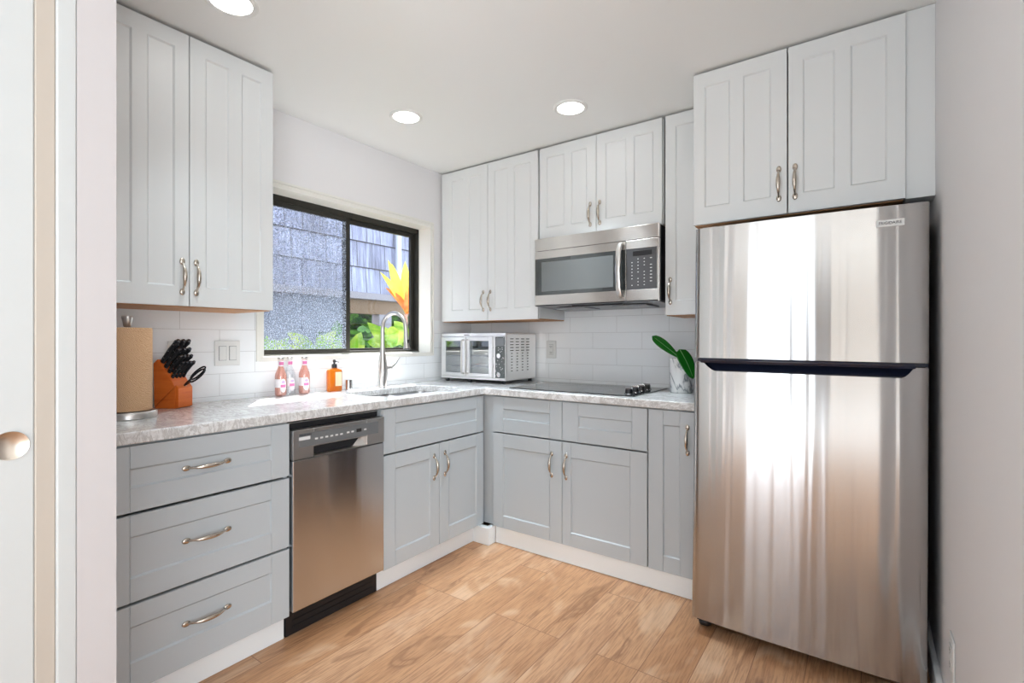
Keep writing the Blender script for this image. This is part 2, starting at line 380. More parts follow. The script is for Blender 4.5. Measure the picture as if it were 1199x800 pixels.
LW = lambda u, n, z: (n, u, z)        # run along the window wall: u = y, n = out of the wall (+x)
RW = lambda u, n, z: (u, -n, z)       # run along the rear wall:  u = x, n = out of the wall (-y)

# ------------------------------------------------------------------ room shell
H = 2.393
WY0, WY1, WZ0, WZ1 = -1.632, -0.445, 1.112, 1.99      # window opening
def sbox(name, m, *b, bevel=0, label=None):
    mb = MB().box(*b); return struct(mb.build(name, m, bevel=bevel), label)
sbox('floor', M['floor'], -2.0, 5.2, -7.2, 0.15, -0.06, 0.0, label='oak coloured wood plank floor')
sbox('ceiling', M['ceiling'], -0.2, 5.2, -7.2, 0.15, H, H+0.08, label='smooth white ceiling')
w = MB()
w.box(-0.2, 0, -2.9, WY0, 0, H); w.box(-0.2, 0, WY1, 0.15, 0, H); w.box(-0.2, 0, WY0, WY1, 0, WZ0); w.box(-0.2, 0, WY0, WY1, WZ1, H)
struct(w.build('wall_left', M['wall']), 'pale pinkish wall holding the window')
sbox('wall_rear', M['wall'], 0, 2.9, 0, 0.15, 0, H, label='rear wall behind the cooktop')
sbox('wall_right', M['wall'], 2.69, 2.84, -2.25, 0.0, 0, H, label='pale pinkish wall right of the refrigerator')
PX = 1.15
sbox('wall_partition', M['dimmed_wall'], 0.0, PX, -2.635, -2.568, 0, H, label='pinkish stub wall end left of the drawers')
sbox('wall_closet', M['dimmed_wall'], 0.0, PX-0.06, -4.1, -3.62, 0, H)
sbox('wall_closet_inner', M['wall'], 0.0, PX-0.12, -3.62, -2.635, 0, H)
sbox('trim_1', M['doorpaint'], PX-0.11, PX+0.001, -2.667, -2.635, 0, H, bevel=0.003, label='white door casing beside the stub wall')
sbox('trim_2', M['jamb'], PX-0.11, PX-0.006, -2.6975, -2.667, 0, H, bevel=0.002, label='door jamb strip with recess shade in its beige colour')
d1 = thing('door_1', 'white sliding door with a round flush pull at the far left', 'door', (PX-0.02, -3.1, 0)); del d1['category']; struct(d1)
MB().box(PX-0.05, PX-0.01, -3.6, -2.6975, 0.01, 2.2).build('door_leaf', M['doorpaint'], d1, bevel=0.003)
pl_ = MB().lathe((PX-0.010, -2.732, 0.995), [(0.0, 0.0006), (0.0225, 0.0008), (0.0235, 0.0015), (0.0275, 0.0025), (0.0275, 0.0)], 40, 'x').build('flush_pull', M['nickel'], d1)
# living room around and behind the camera
sbox('wall_front', M['living_wall'], -0.2, 0.95, -6.95, -6.8, 0, H); sbox('wall_front_side', M['living_wall'], 1.8, 5.2, -6.95, -6.8, 0, H)
sbox('wall_living_left', M['wall'], -0.35, -0.2, -7.0, -2.9, 0, H); sbox('wall_living_right', M['wall'], 5.05, 5.2, -7.0, -2.1, 0, H)
sbox('wall_corridor', M['wall'], 2.84, 5.2, -2.25, -2.10, 0, H)
sbox('wall_door_header', M['wall'], 0.95, 1.8, -6.95, -6.8, 2.25, H)
# soft brown curtain beside the rear door
cu = MB(); pts = [(1.86+0.40*i/48, -6.72+0.035*math.sin(i*1.05)) for i in range(49)]
for i in range(48):
    (a, b), (c, d) = pts[i], pts[i+1]
    cu.add([(a, b, 0.02), (c, d, 0.02), (c, d, 2.3), (a, b, 2.3)], [(0, 1, 2, 3)], True)
cu.origin = (2.06, -6.72, 0)
co = cu.build('curtain', mat('brown_curtain', (0.16, 0.115, 0.09), 0.9)); so = co.modifiers.new('s', 'SOLIDIFY'); so.thickness = 0.004
tag(co, 'brown curtain beside the glazed door behind the viewer', 'curtain')

# tiled backsplash, counter edge trim and kick boards
TZ = 1.338
t = MB(); t.box(0.0, 0.008, -2.567, WY0-0.04, 0.914, TZ); t.box(0.0, 0.008, WY0-0.04, WY1+0.018, 0.914, 1.092); t.box(0.0, 0.008, WY1+0.018, -0.008, 0.914, TZ)
struct(t.build('trim_3', M['tile_left']), 'white subway tile backsplash under the window')
sbox('trim_4', M['tile_rear'], 0.0, 1.875, -0.008, 0.0, 0.914, 1.42, label='white subway tile backsplash behind the cooktop')
b = MB(); b.box(0.55, 0.584, -2.568, -1.858, 0, 0.100); b.box(0.55, 0.584, -1.392, -0.66, 0, 0.100)
struct(b.build('baseboard_left', M['kick'], bevel=0.002), 'white kick board under the window wall cabinets')
b = MB(); b.box(0.55, 0.70, -0.675, -0.64, 0, 0.1); b.box(0.665, 0.70, -0.64, -0.6075, 0, 0.1); b.box(0.70, 1.87, -0.607, -0.58, 0, 0.1)
struct(b.build('baseboard_rear', M['kick'], bevel=0.002), 'white kick board under the rear cabinets')
sbox('baseboard_right', M['kick'], 2.672, 2.69, -2.25, -0.02, 0, 0.105, bevel=0.004, label='white baseboard of the right wall')

# ------------------------------------------------------------------ window
c = MB()   # reveal lining with a small casing bead
c.box(-0.112, 0.006, WY0-0.022, WY0+0.002, WZ0-0.02, WZ1+0.024); c.box(-0.112, 0.006, WY1-0.002, WY1+0.018, WZ0-0.02, WZ1+0.024)
c.box(-0.112, 0.006, WY0+0.002, WY1-0.002, WZ1-0.002, WZ1+0.024); c.box(-0.112, 0.010, WY0-0.022, WY1+0.018, WZ0-0.022, WZ0+0.002)
c.box(0.0, 0.014, WY0-0.040, WY0-0.022, WZ0-0.02, WZ1+0.036); c.box(0, 0.014, WY1+0.018, WY1+0.026, WZ0-0.02, WZ1+0.036); c.box(0, 0.014, WY0-0.04, WY1+0.026, WZ1+0.024, WZ1+0.036)
struct(c.build('trim_5', M['trim'], bevel=0.002), 'cream window casing')
win = thing('window_1', 'sliding window with dark bronze frame over the sink', 'window', (-0.14, -1.04, WZ0)); del win['category']; struct(win)
f = MB(); fx0, fx1 = -0.165, -0.112
f.box(fx0, fx1, WY0, WY1, WZ1-0.035, WZ1); f.box(fx0, fx1, WY0, WY1, WZ0, WZ0+0.022); f.box(fx0, fx1, WY0, WY0+0.02, WZ0, WZ1); f.box(fx0, fx1, WY1-0.02, WY1, WZ0, WZ1)
f.build('frame', M['win_frame'], win, bevel=0.002)
MID = -1.045
def sash(name, y0, y1, x0, x1, wm):
    g = MB(); g.box(x0, x1, y0, y0+wm, WZ0+0.022, WZ1-0.035); g.box(x0, x1, y1-wm, y1, WZ0+0.022, WZ1-0.035)
    g.box(x0, x1, y0+wm, y1-wm, WZ1-0.062, WZ1-0.035); g.box(x0, x1, y0+wm, y1-wm, WZ0+0.022, WZ0+0.036)
    s_ = g.build(name, M['win_frame'], win, bevel=0.0015)
    MB().box((x0+x1)/2-0.002, (x0+x1)/2+0.002, y0+wm, y1-wm, WZ0+0.036, WZ1-0.062).build('pane', M['pane'], s_)
    return s_
sl = sash('sash', WY0+0.02, MID+0.02, -0.135, -0.114, 0.03)
sr = sash('sash', MID-0.005, WY1-0.02, -0.160, -0.139, 0.034)
MB().box(-0.113, -0.108, MID-0.012, MID+0.0, 1.5, 1.62).build('latch', M['dark'], sl)
MB().box(-0.1155, -0.1145, WY0+0.05, MID-0.01, WZ0+0.036, WZ1-0.062).build('insect_screen', M['screen'], sl)
MB().box(-0.112, -0.106, WY0, WY1, WZ0+0.001, WZ0+0.010).build('track', M['win_edge'], win)

# ------------------------------------------------------------------ cabinet building
def front_white(mb, u0, u1, z0, z1, n0, panels, t=0.019, rec=0.006):
    mb.box(u0, u1, n0, n0+t-rec, z0, z1)
    pz0, pz1 = panels[0][2], panels[0][3]; us = [u0]
    for p in panels: us += [p[0], p[1]]
    us.append(u1)
    for i in range(0, len(us), 2): mb.box(us[i], us[i+1], n0+t-rec-0.0005, n0+t, z0, z1)
    mb.box(u0, u1, n0+t-rec-0.0005, n0+t-0.00008, pz1, z1); mb.box(u0, u1, n0+t-rec-0.0005, n0+t-0.00008, z0, pz0)
def front(mb, u0, u1, z0, z1, n0, panels, t=0.019, rec=0.006, bev=0.005):
    """shaker front: slab with recessed panels; stiles and rails are butted boards"""
    mb.box(u0, u1, n0, n0+t-rec, z0, z1)
    pz0, pz1 = panels[0][2], panels[0][3]; e = 0.0007
    us = [u0]
    for p in panels: us += [p[0], p[1]]
    us.append(u1)
    for i in range(0, len(us), 2):
        mb.box(us[i], us[i+1], n0+t-rec-0.0005, n0+t, z0 if i in (0, len(us)-2) else pz0, z1 if i in (0, len(us)-2) else pz1)
    if len(panels) == 1:
        p = panels[0]; segs = [(p[0], p[1])]
    else: segs = [(panels[0][0], panels[-1][1])]
    for a, b_ in segs:
        mb.box(a+e, b_-e, n0+t-rec-0.0005, n0+t, pz1+(e if len(panels) > 1 else 0), z1); mb.box(a+e, b_-e, n0+t-rec-0.0005, n0+t, z0, pz0-(e if len(panels) > 1 else 0))
def chamfers(mb, n1, panels, rec=0.006, bev=0.005):
    for a, b_, c0, c1 in panels:
        o = [(a, n1, c0), (b_, n1, c0), (b_, n1, c1), (a, n1, c1)]
        i = [(a+bev, n1-rec, c0+bev), (b_-bev, n1-rec, c0+bev), (b_-bev, n1-rec, c1-bev), (a+bev, n1-rec, c1-bev)]
        mb.add(o+i, [(0, 1, 5, 4), (1, 2, 6, 5), (2, 3, 7, 6), (3, 0, 4, 7)])
def make_front(name, Mp, material, parent, u0, u1, z0, z1, n0, panels, white=False):
    mb = MB(Mp); (front_white if material is M['white_cab'] else front)(mb, u0, u1, z0, z1, n0, panels); o = mb.build(name, material, parent, bevel=0.0012, seg=1)
    ch = MB(Mp); chamfers(ch, n0+0.019-0.0001, panels); off = Vector(o['_o'])
    me = o.data; bm = bmesh.new(); bm.from_mesh(me)
    vs = [bm.verts.new(Vector(v)-off) for v in ch.v]
    for f_ in ch.f:
        try: bm.faces.new([vs[i] for i in f_])
        except ValueError: pass
    bm.to_mesh(me); bm.free()
    return o
def handle(Mp, parent, cu_, cz, n, vertical=True, ln=0.130):
    """arched bow pull with a round rosette at each end"""
    mb = MB(Mp); h = ln/2
    def q(s, d): return (cu_, n+d, cz+s) if vertical else (cu_+s, n+d, cz)
    for sg in (-1, 1):
        c0 = q(sg*(h-0.011), 0.0035)
        mb.ell(c0, (0.0098, 0.0048, 0.0140) if vertical else (0.0140, 0.0048, 0.0098), 16, 8)
    K = 22; pts = []; rad = []
    for i in range(K+1):
        s = -1+2*i/K; pts.append(q(s*(h-0.014), 0.004+0.024*(1-abs(s)**2.6)))
        rad.append(0.0040+0.0042*max(0, 1-(s/0.62)**2)**0.7 + (0.0014 if abs(abs(s)-0.62) < 0.06 else 0))
    mb.tube(pts, rad, 12)
    return mb.build('handle', M['nickel'], parent)
def carcass(Mp, material, parent, u0, u1, n0, n1, z0, z1, th=0.016, fr=0.03, open_front=True):
    mb = MB(Mp); mb.box(u0, u0+th, n0, n1, z0, z1); mb.box(u1-th, u1, n0, n1, z0, z1)
    mb.box(u0+th, u1-th, n0, n1, z0, z0+th); mb.box(u0+th, u1-th, n0, n1, z1-th, z1); mb.box(u0+th, u1-th, n0, n0+0.006, z0+th, z1-th)
    return mb.build('carcass', material, parent, bevel=0.0008, seg=1)
BZ1 = 0.868   # top of base fronts
BN = 0.606    # back plane of base fronts (front face at 0.625)

# drawer unit on the window wall
c1 = thing('base_cabinet', 'grey base cabinet of three wide drawers beneath the knife block', 'cabinet', LW(-2.21, 0.3, 0.1))
carcass(LW, M['grey_cab'], c1, -2.565, -1.857, 0.01, 0.604, 0.1005, 0.874)
for (z0, z1, pz0, pz1, hz) in ((0.6615, BZ1, 0.737, 0.797, 0.767), (0.3805, 0.652, 0.456, 0.585, 0.522), (0.103, 0.371, 0.192, 0.304, 0.243)):
    y0, y1 = -2.457, -1.859
    dr = make_front('drawer', LW, M['grey_cab'], c1, y0, y1, z0, z1, BN, [(y0+0.074, y1-0.072, pz0, pz1)])
    handle(LW, dr, -2.158, hz, BN+0.013, False, 0.155)
MB(LW).box(-2.566, -2.459, BN, BN+0.018, 0.103, BZ1).build('filler_panel', M['grey_cab'], c1, bevel=0.001)
# sink cabinet
c2 = thing('base_cabinet', 'grey two door base cabinet beneath the sink', 'cabinet', LW(-1.0, 0.3, 0.1))
carcass(LW, M['grey_cab'], c2, -1.390, -0.635, 0.01, 0.604, 0.1005, 0.70)
MB(LW).box(-1.388, -1.372, 0.55, 0.604, 0.70, 0.874).box(-0.651, -0.635, 0.55, 0.604, 0.70, 0.874).box(-1.372, -0.651, 0.588, 0.604, 0.85, 0.874).build('face_frame', M['grey_cab'], c2)
make_front('drawer_front', LW, M['grey_cab'], c2, -1.387, -0.628, 0.655, BZ1, BN, [(-1.313, -0.692, 0.728, 0.797)])
d = make_front('door', LW, M['grey_cab'], c2, -1.387, -1.0075, 0.103, 0.646, BN, [(-1.313, -1.074, 0.176, 0.576)]); handle(LW, d, -1.048, 0.527, BN+0.019, True, 0.138)
d = make_front('door', LW, M['grey_cab'], c2, -1.0045, -0.628, 0.103, 0.646, BN, [(-0.930, -0.692, 0.176, 0.576)]); handle(LW, d, -0.965, 0.53, BN+0.019, True, 0.138)
# corner and cooktop cabinet
c3 = thing('base_cabinet', 'grey base cabinet with two drawer fronts and two doors beneath the cooktop', 'cabinet', RW(1.15, 0.3, 0.1))
carcass(RW, M['grey_cab'], c3, 0.69, 1.632, 0.01, 0.604, 0.1005, 0.874)
MB(RW).box(0.595, 0.690, 0.59, 0.604, 0.1005, 0.874).build('filler_panel', M['grey_cab'], c3)
for a, b_, p0, p1, hx in ((0.693, 1.1595, 0.768, 1.083, 1.098), (1.1625, 1.630, 1.258, 1.554, 1.187)):
    make_front('drawer', RW, M['grey_cab'], c3, a, b_, 0.6605, BZ1, BN, [(p0, p1, 0.7385, 0.799)])
    q0, q1 = (p0, 1.083) if a < 1 else (1.2135, 1.545)
    d = make_front('door', RW, M['grey_cab'], c3, a, b_, 0.103, 0.653, BN, [(q0, q1, 0.173, 0.575)]); handle(RW, d, hx, 0.523, BN+0.019, True, 0.138)
c4 = thing('base_cabinet', 'narrow grey single door base cabinet beside the refrigerator', 'cabinet', RW(1.75, 0.3, 0.1))
carcass(RW, M['grey_cab'], c4, 1.634, 1.868, 0.01, 0.604, 0.1005, 0.874)
d = make_front('door', RW, M['grey_cab'], c4, 1.637, 1.866, 0.103, BZ1, BN, [(1.707, 1.787, 0.178, 0.798)]); handle(RW, d, 1.822, 0.738, BN+0.019, True, 0.138)

# wall cabinets
def wall_cab(label, Mp, u0, u1, z0, z1, n1, doors, loc, wood=True, handles=True):
    """doors: (u0, u1, [panel spans], handle u, handle z)"""
    c = thing('wall_cabinet', label, 'cabinet', loc)
    carcass(Mp, M['white_cab'], c, u0, u1, 0.003 if Mp is RW else 0.002, n1-0.021, z0+0.004, z1)
    if wood: MB(Mp).box(u0+0.004, u1-0.004, 0.01, n1-0.0205, z0-0.0035, z0+0.0035).build('bottom_panel', M['under_wood'], c)
    for a, b_, spans, hu, hz in doors:
        d = make_front('door', Mp, M['white_cab'], c, a, b_, z0, z1-0.003, n1-0.019, [(p, q, z0+0.075, z1-0.066) for p, q in spans])
        handle(Mp, d, hu, hz, n1, True, 0.14)
    return c
UB, UT = 1.331, 2.385
wall_cab('white two door wall cabinet left of the window', LW, -2.437, -1.771, UB, UT, 0.345,
         [(-2.437, -2.1065, [(-2.375, -2.295+0.05), (-2.156-0.003, -2.046-0.125+0.0)][:0] + [(-2.385, -2.292), (-2.243, -2.156)], -2.131, 1.443), (-2.1035, -1.771, [(-2.046, -1.958), (-1.905, -1.823)], -2.082, 1.443)], LW(-2.1, 0.17, UB))
wall_cab('white two door wall cabinet between the window and the microwave', RW, 0.012, 0.832, UB, UT, 0.345,
         [(0.016, 0.4325, [(0.113, 0.216), (0.268, 0.372)], 0.398, 1.462), (0.4355, 0.830, [(0.492, 0.598), (0.650, 0.775)], 0.458, 1.462)], RW(0.42, 0.17, UB))
wall_cab('white short two door wall cabinet above the microwave', RW, 0.842, 1.612, 1.815, UT, 0.345,
         [(0.845, 1.2255, [(0.894, 1.014), (1.066, 1.165)], 1.190, 1.928), (1.2285, 1.609, [(1.285, 1.408), (1.452, 1.560)], 1.250, 1.930)], RW(1.22, 0.17, 1.815), wood=False)
wall_cab('white narrow single door wall cabinet right of the microwave', RW, 1.624, 1.857, UB, UT, 0.345,
         [(1.627, 1.857, [(1.681, 1.800)], 1.654, 1.457)], RW(1.74, 0.17, UB))
cf = wall_cab('white two door wall cabinet above the refrigerator', RW, 1.859, 2.612, 1.712, UT, 0.671,
         [(1.861, 2.2285, [(1.909, 2.011), (2.066, 2.169)], 2.200, 1.836), (2.2335, 2.606, [(2.285, 2.390), (2.442, 2.551)], 2.258, 1.835)], RW(2.23, 0.3, 1.712), wood=False)
MB(RW).box(2.606, 2.6895, 0.57, 0.655, 1.712, UT+0.006).build('filler_panel', M['white_cab'], cf)
MB(RW).box(1.863, 2.60, 0.02, 0.65, 1.709, 1.7155).build('bottom_panel', M['under_wood'], cf)

# ------------------------------------------------------------------ countertop with sink cut-out
CT, CB_ = 0.914, 0.8755
SX0, SX1, SY0, SY1 = 0.175, 0.535, -1.305, -0.705
def countertop():
    bm = bmesh.new()
    outer = [(0.009, -2.566), (0.635, -2.566), (0.635, -0.6435), (1.90, -0.6435), (1.90, -0.009), (0.009, -0.009)]
    def rr(x0, x1, y0, y1, r, k=6):
        o = []
        for cx, cy, a0 in ((x1-r, y1-r, 0), (x0+r, y1-r, 90), (x0+r, y0+r, 180), (x1-r, y0+r, 270)):
            for i in range(k+1):
                a = R(a0+90*i/k); o.append((cx+r*math.cos(a), cy+r*math.sin(a)))
        return o
    inner = rr(SX0, SX1, SY0, SY1, 0.07)
    es = []
    for lp in (outer, inner):
        vs = [bm.verts.new((x, y, CT)) for x, y in lp]
        es += [bm.edges.new((vs[i], vs[(i+1) % len(vs)])) for i in range(len(vs))]
    bmesh.ops.triangle_fill(bm, edges=es, use_beauty=True)
    bmesh.ops.dissolve_limit(bm, angle_limit=0.01, verts=bm.verts, edges=bm.edges)
    r = bmesh.ops.extrude_face_region(bm, geom=bm.faces[:])
    bmesh.ops.translate(bm, vec=(0, 0, CB_-CT), verts=[v for v in r['geom'] if isinstance(v, bmesh.types.BMVert)])
    bmesh.ops.recalc_face_normals(bm, faces=bm.faces)
    me = bpy.data.meshes.new('countertop'); bm.to_mesh(me); bm.free(); me.materials.append(M['stone'])
    o = bpy.data.objects.new('countertop', me); COL.objects.link(o)
    bv = o.modifiers.new('b', 'BEVEL'); bv.width = 0.005; bv.segments = 3; bv.limit_method = 'ANGLE'
    return tag(o, 'polished grey and white marble worktop running round the corner', 'countertop')
countertop()

# sink: double bowl under the worktop
sk = thing('sink', 'stainless double bowl sink set under the worktop below the window', 'sink', (0.36, -1.0, 0.70))
def bowl(y0, y1, depth):
    mb = MB(); x0, x1 = SX0-0.006, SX1+0.006; z1 = CB_-0.001; z0 = z1-depth
    def ring(ins, r, z, k=6):
        o = []; X0, X1, Y0, Y1 = x0+ins, x1-ins, y0+ins, y1-ins
        for cx, cy, a0 in ((X1-r, Y1-r, 0), (X0+r, Y1-r, 90), (X0+r, Y0+r, 180), (X1-r, Y0+r, 270)):
            for i in range(k+1):
                a = R(a0+90*i/k); o.append((cx+r*math.cos(a), cy+r*math.sin(a), z))
        return o
    rings = [ring(-0.012, 0.075, z1), ring(0, 0.07, z1), ring(0.002, 0.068, z1-0.01), ring(0.012, 0.06, z0+0.03), ring(0.03, 0.05, z0+0.004), ring(0.06, 0.04, z0)]
    n = len(rings[0]); vs = [v for r_ in rings for v in r_]
    fs = [(j*n+k, j*n+(k+1) % n, (j+1)*n+(k+1) % n, (j+1)*n+k) for j in range(len(rings)-1) for k in range(n)]
    fs.append(tuple(range((len(rings)-1)*n, len(rings)*n)))
    mb.add(vs, fs, True); bo = mb.build('bowl', M['sinksteel'], sk)
    s_ = bo.modifiers.new('s', 'SOLIDIFY'); s_.thickness = 0.0015; s_.offset = 0
    cy = (y0+y1)/2
    MB().lathe(((x0+x1)/2, cy, z0+0.001), [(0.045, 0), (0.043, 0.004), (0.03, 0.004), (0.028, 0.001), (0.0, 0.001)], 28).build('drain', M['chrome'], bo)
bowl(SY0-0.004, -1.022, 0.17); bowl(-0.992, SY1+0.004, 0.15)
MB().box(SX0+0.02, SX1-0.02, -1.022, -0.992, CB_-0.028, CB_-0.012).build('divider', M['sinksteel'], sk, bevel=0.004)

# faucet
fx, fy = 0.105, -0.955
fa = thing('faucet', 'brushed steel gooseneck faucet with side lever behind the sink', 'faucet', (fx, fy, CT))
MB().lathe((fx, fy, CT), [(0.026, 0), (0.027, 0.004), (0.0235, 0.008), (0.0245, 0.03), (0.0285, 0.07), (0.030, 0.10), (0.0275, 0.14), (0.021, 0.18), (0.0155, 0.215), (0.0135, 0.24), (0.0135, 0.25)], 28).build('body', M['steel_plain'], fa)
pts = [(fx, fy, CT+0.25), (fx, fy, CT+0.34)]
sx, sy = 0.175, 0.025; ra = 0.5
for i in range(1, 25):
    a = math.pi*i/24*1.0
    pts.append((fx+sx*(1-math.cos(a))/2, fy+sy*(1-math.cos(a))/2, CT+0.355+0.092*math.sin(a)))
pts += [(fx+sx+0.002, fy+sy, CT+0.33)]
MB().tube(pts, 0.0115, 18).build('neck', M['steel_plain'], fa)
sh = MB().tube([(fx+sx+0.002, fy+sy, CT+0.335), (fx+sx+0.003, fy+sy, CT+0.30), (fx+sx+0.006, fy+sy, CT+0.26), (fx+sx+0.010, fy+sy, CT+0.235)], [0.0125, 0.0145, 0.0165, 0.0195], 20).build('spray_head', M['steel_plain'], fa)
MB().tube([(fx+sx+0.0105, fy+sy, CT+0.236), (fx+sx+0.0115, fy+sy, CT+0.230)], 0.0175, 20).build('nozzle', M['dark'], sh)
MB().box(fx+sx+0.016, fx+sx+0.0215, fy+sy-0.005, fy+sy+0.005, CT+0.268, CT+0.288).build('button', M['dark'], sh)
lv = MB().tube([(fx, fy+0.02, CT+0.115), (fx, fy+0.062, CT+0.115)], [0.017, 0.016], 18)
lv.tube([(fx, fy+0.055, CT+0.117), (fx+0.002, fy+0.08, CT+0.128), (fx+0.004, fy+0.105, CT+0.152), (fx+0.006, fy+0.128, CT+0.18)], [0.010, 0.009, 0.0065, 0.0055], 12, (1, 1))
lv.build('lever', M['steel_plain'], fa)
ag = MB(); ag.lathe((0.08, -1.18, CT), [(0.024, 0), (0.024, 0.004), (0.021, 0.006), (0.021, 0.056), (0.019, 0.060), (0.0, 0.061)], 26); ag.origin = (0.08, -1.18, CT)
tag(ag.build('air_gap_cap', M['chrome']), 'small chrome air gap cap between soap bottle and faucet', 'air gap')

# ------------------------------------------------------------------ dishwasher
dw = thing('dishwasher', 'slim stainless dishwasher between the drawers and the sink cabinet', 'dishwasher', (0.32, -1.626, 0))
y0, y1 = -1.853, -1.396
MB().box(0.02, 0.595, y0+0.004, y1-0.004, 0.10, 0.862).build('tub', M['dark'], dw)
dd = MB(); dd.prism([(0.597, 0.116), (0.634, 0.116), (0.638, 0.122), (0.640, 0.70), (0.640, 0.716), (0.597, 0.716)], 'y', y0, y1-0.012) if False else None
dd = MB(); K = 14
dd.box(0.597, 0.640, y0, y1, 0.116, 0.718); dd.build('door', M['dw_steel'], dw, bevel=0.004)
cp = MB()
cp.box(0.597, 0.641, y0, -1.762, 0.7205, 0.838); cp.box(0.597, 0.641, -1.495, y1, 0.7205, 0.838); cp.box(0.597, 0.641, -1.762, -1.495, 0.763, 0.838); cp.box(0.597, 0.612, -1.762, -1.495, 0.7205, 0.763)
cpo = cp.build('control_panel', M['dw_panel'], dw, bevel=0.0012, seg=1)
MB().box(0.6105, 0.6415, -1.760, -1.497, 0.7205, 0.7245).build('grip_lip', M['steel_plain'], cpo)
MB().box(0.6122, 0.6145, -1.7615, -1.4955, 0.7250, 0.7625).build('grip_shade', M['dark'], cpo)  # dark sheet that paints the shade inside the grip pocket
MB().add([(0.6150, -1.515, 0.7625), (0.6408, -1.496, 0.7625), (0.6408, -1.496, 0.7245), (0.6150, -1.555, 0.7245)], [(0, 1, 2, 3)]).build('grip_scoop', M['steel_plain'], cpo)
st = MB(); st.box(0.6405, 0.6418, -1.828, -1.431, 0.768, 0.822); sto = st.build('button_strip', M['dw_inset'], cpo)
MB().box(0.6417, 0.6424, -1.828, -1.779, 0.796, 0.809).build('sticker', M['print_white'], cpo)
MB().box(0.6417, 0.6424, -1.553, -1.526, 0.789, 0.804).build('display', M['dark'], cpo)
text('badge', 'FRIGIDAIRE', 0.0105, M['print_dark'], cpo, (0.6424, -1.826, 0.8155), (R(90), 0, R(90)))
for i in range(6):
    yy = -1.757+i*0.024; MB().box(0.6417, 0.6424, yy, yy+0.013, 0.790, 0.797).build('button', M['print_white'], cpo)
for yy in (-1.603, -1.580, -1.512): MB().box(0.6417, 0.6424, yy, yy+0.013, 0.792, 0.799).build('button', M['print_white'], cpo)
MB().box(0.02, 0.60, y0+0.006, y1-0.006, 0.8625, 0.866).build('top_bracket', M['steel_plain'], dw)
tk = MB(); tk.box(0.53, 0.588, y0, y1-0.002, 0.003, 0.100); tko = tk.build('toe_panel', M['dark'], dw, bevel=0.001)
MB().box(0.588, 0.592, y0+0.03, y1-0.03, 0.030, 0.036).box(0.588, 0.592, y0+0.03, y1-0.03, 0.055, 0.061).box(0.588, 0.592, y0+0.03, y1-0.03, 0.078, 0.084).build('toe_rib', M['dark'], dw)

# ------------------------------------------------------------------ cooktop
ck = thing('cooktop', 'black glass electric cooktop with four knobs along its right side', 'cooktop', (1.16, -0.32, CT))
MB().box(0.775, 1.548, -0.575, -0.062, CT+0.0005, CT+0.006).build('glass_top', M['glass_black'], ck, bevel=0.002)
for (bx, by, br) in ((0.95, -0.44, 0.075), (0.95, -0.19, 0.09), (1.26, -0.44, 0.1), (1.26, -0.19, 0.075)):
    MB().lathe((bx, by, CT+0.006), [(br, 0), (br, 0.0003), (br-0.003, 0.0003), (br-0.003, 0)], 48, caps=False).build('burner_ring', M['dw_inset'], ck)
for i in range(4):
    kx, ky = 1.488-0.004*i, -0.50+0.098*i
    k_ = MB().lathe((kx, ky, CT+0.006), [(0.025, 0), (0.025, 0.003), (0.021, 0.005), (0.0195, 0.022), (0.018, 0.025), (0, 0.025)], 24).build('knob', M['dark'], ck)
    MB().lathe((kx, ky, CT+0.0062), [(0.0265, 0), (0.0265, 0.002), (0.0255, 0.002), (0.0255, 0)], 24, caps=False).build('knob_ring', M['chrome'], k_)
    MB().box(kx-0.019, kx+0.019, ky-0.004, ky+0.004, CT+0.0305, CT+0.040).build('knob_grip', M['chrome'], k_, bevel=0.001)

# ------------------------------------------------------------------ over-the-range microwave
mw = thing('microwave', 'stainless over the range microwave above the cooktop', 'microwave', (1.23, -0.2, 1.40))
X0, X1, FY = 0.845, 1.612, -0.402
MB().box(X0+0.002, X1-0.002, -0.372, -0.004, 1.412, 1.811).build('housing', M['dark'], mw, bevel=0.002)
MB().box(X0, X1, FY, -0.3725, 1.739, 1.8125).build('vent_panel', M['mw_steel'], mw, bevel=0.002)
md = MB(); dx1 = 1.429
md.box(X0, dx1, FY, -0.3725, 1.690, 1.736); md.box(X0, dx1, FY, -0.3725, 1.4045, 1.470); md.box(X0, dx1, FY+0.004, -0.3725, 1.470, 1.690)
mdo = md.build('door', M['mw_steel'], mw, bevel=0.001)
MB().box(X0+0.001, dx1-0.001, FY+0.0015, FY+0.0039, 1.4705, 1.6895).build('door_glass', M['mw_glass'], mdo)
MB().box(X0+0.047, 1.356, FY+0.0008, FY+0.0014, 1.492, 1.668).build('door_window', M['mw_mesh'], mdo)
hp = [(1.405, FY-0.002, 1.724), (1.405, FY-0.020, 1.718), (1.402, FY-0.034, 1.68), (1.400, FY-0.040, 1.58), (1.402, FY-0.034, 1.48), (1.405, FY-0.020, 1.442), (1.405, FY-0.002, 1.436)]
MB().tube(hp, [0.014]*7, 14, (1.15, 0.6)).build('handle', M['steel_plain'], mdo)
mc = MB(); mc.box(1.432, X1, FY, -0.3725, 1.690, 1.736); mc.box(1.432, X1, FY, -0.3725, 1.4045, 1.470); mc.box(1.432, X1, FY+0.004, -0.3725, 1.470, 1.690)
mco = mc.build('control_panel', M['mw_steel'], mw, bevel=0.001)
MB().box(1.433, X1-0.012, FY+0.001, FY+0.0039, 1.4705, 1.6895).build('keypad', M['mw_panel'], mco)
MB().box(1.470, 1.575, FY+0.0003, FY+0.0009, 1.650, 1.676).build('display', M['dark'], mco)
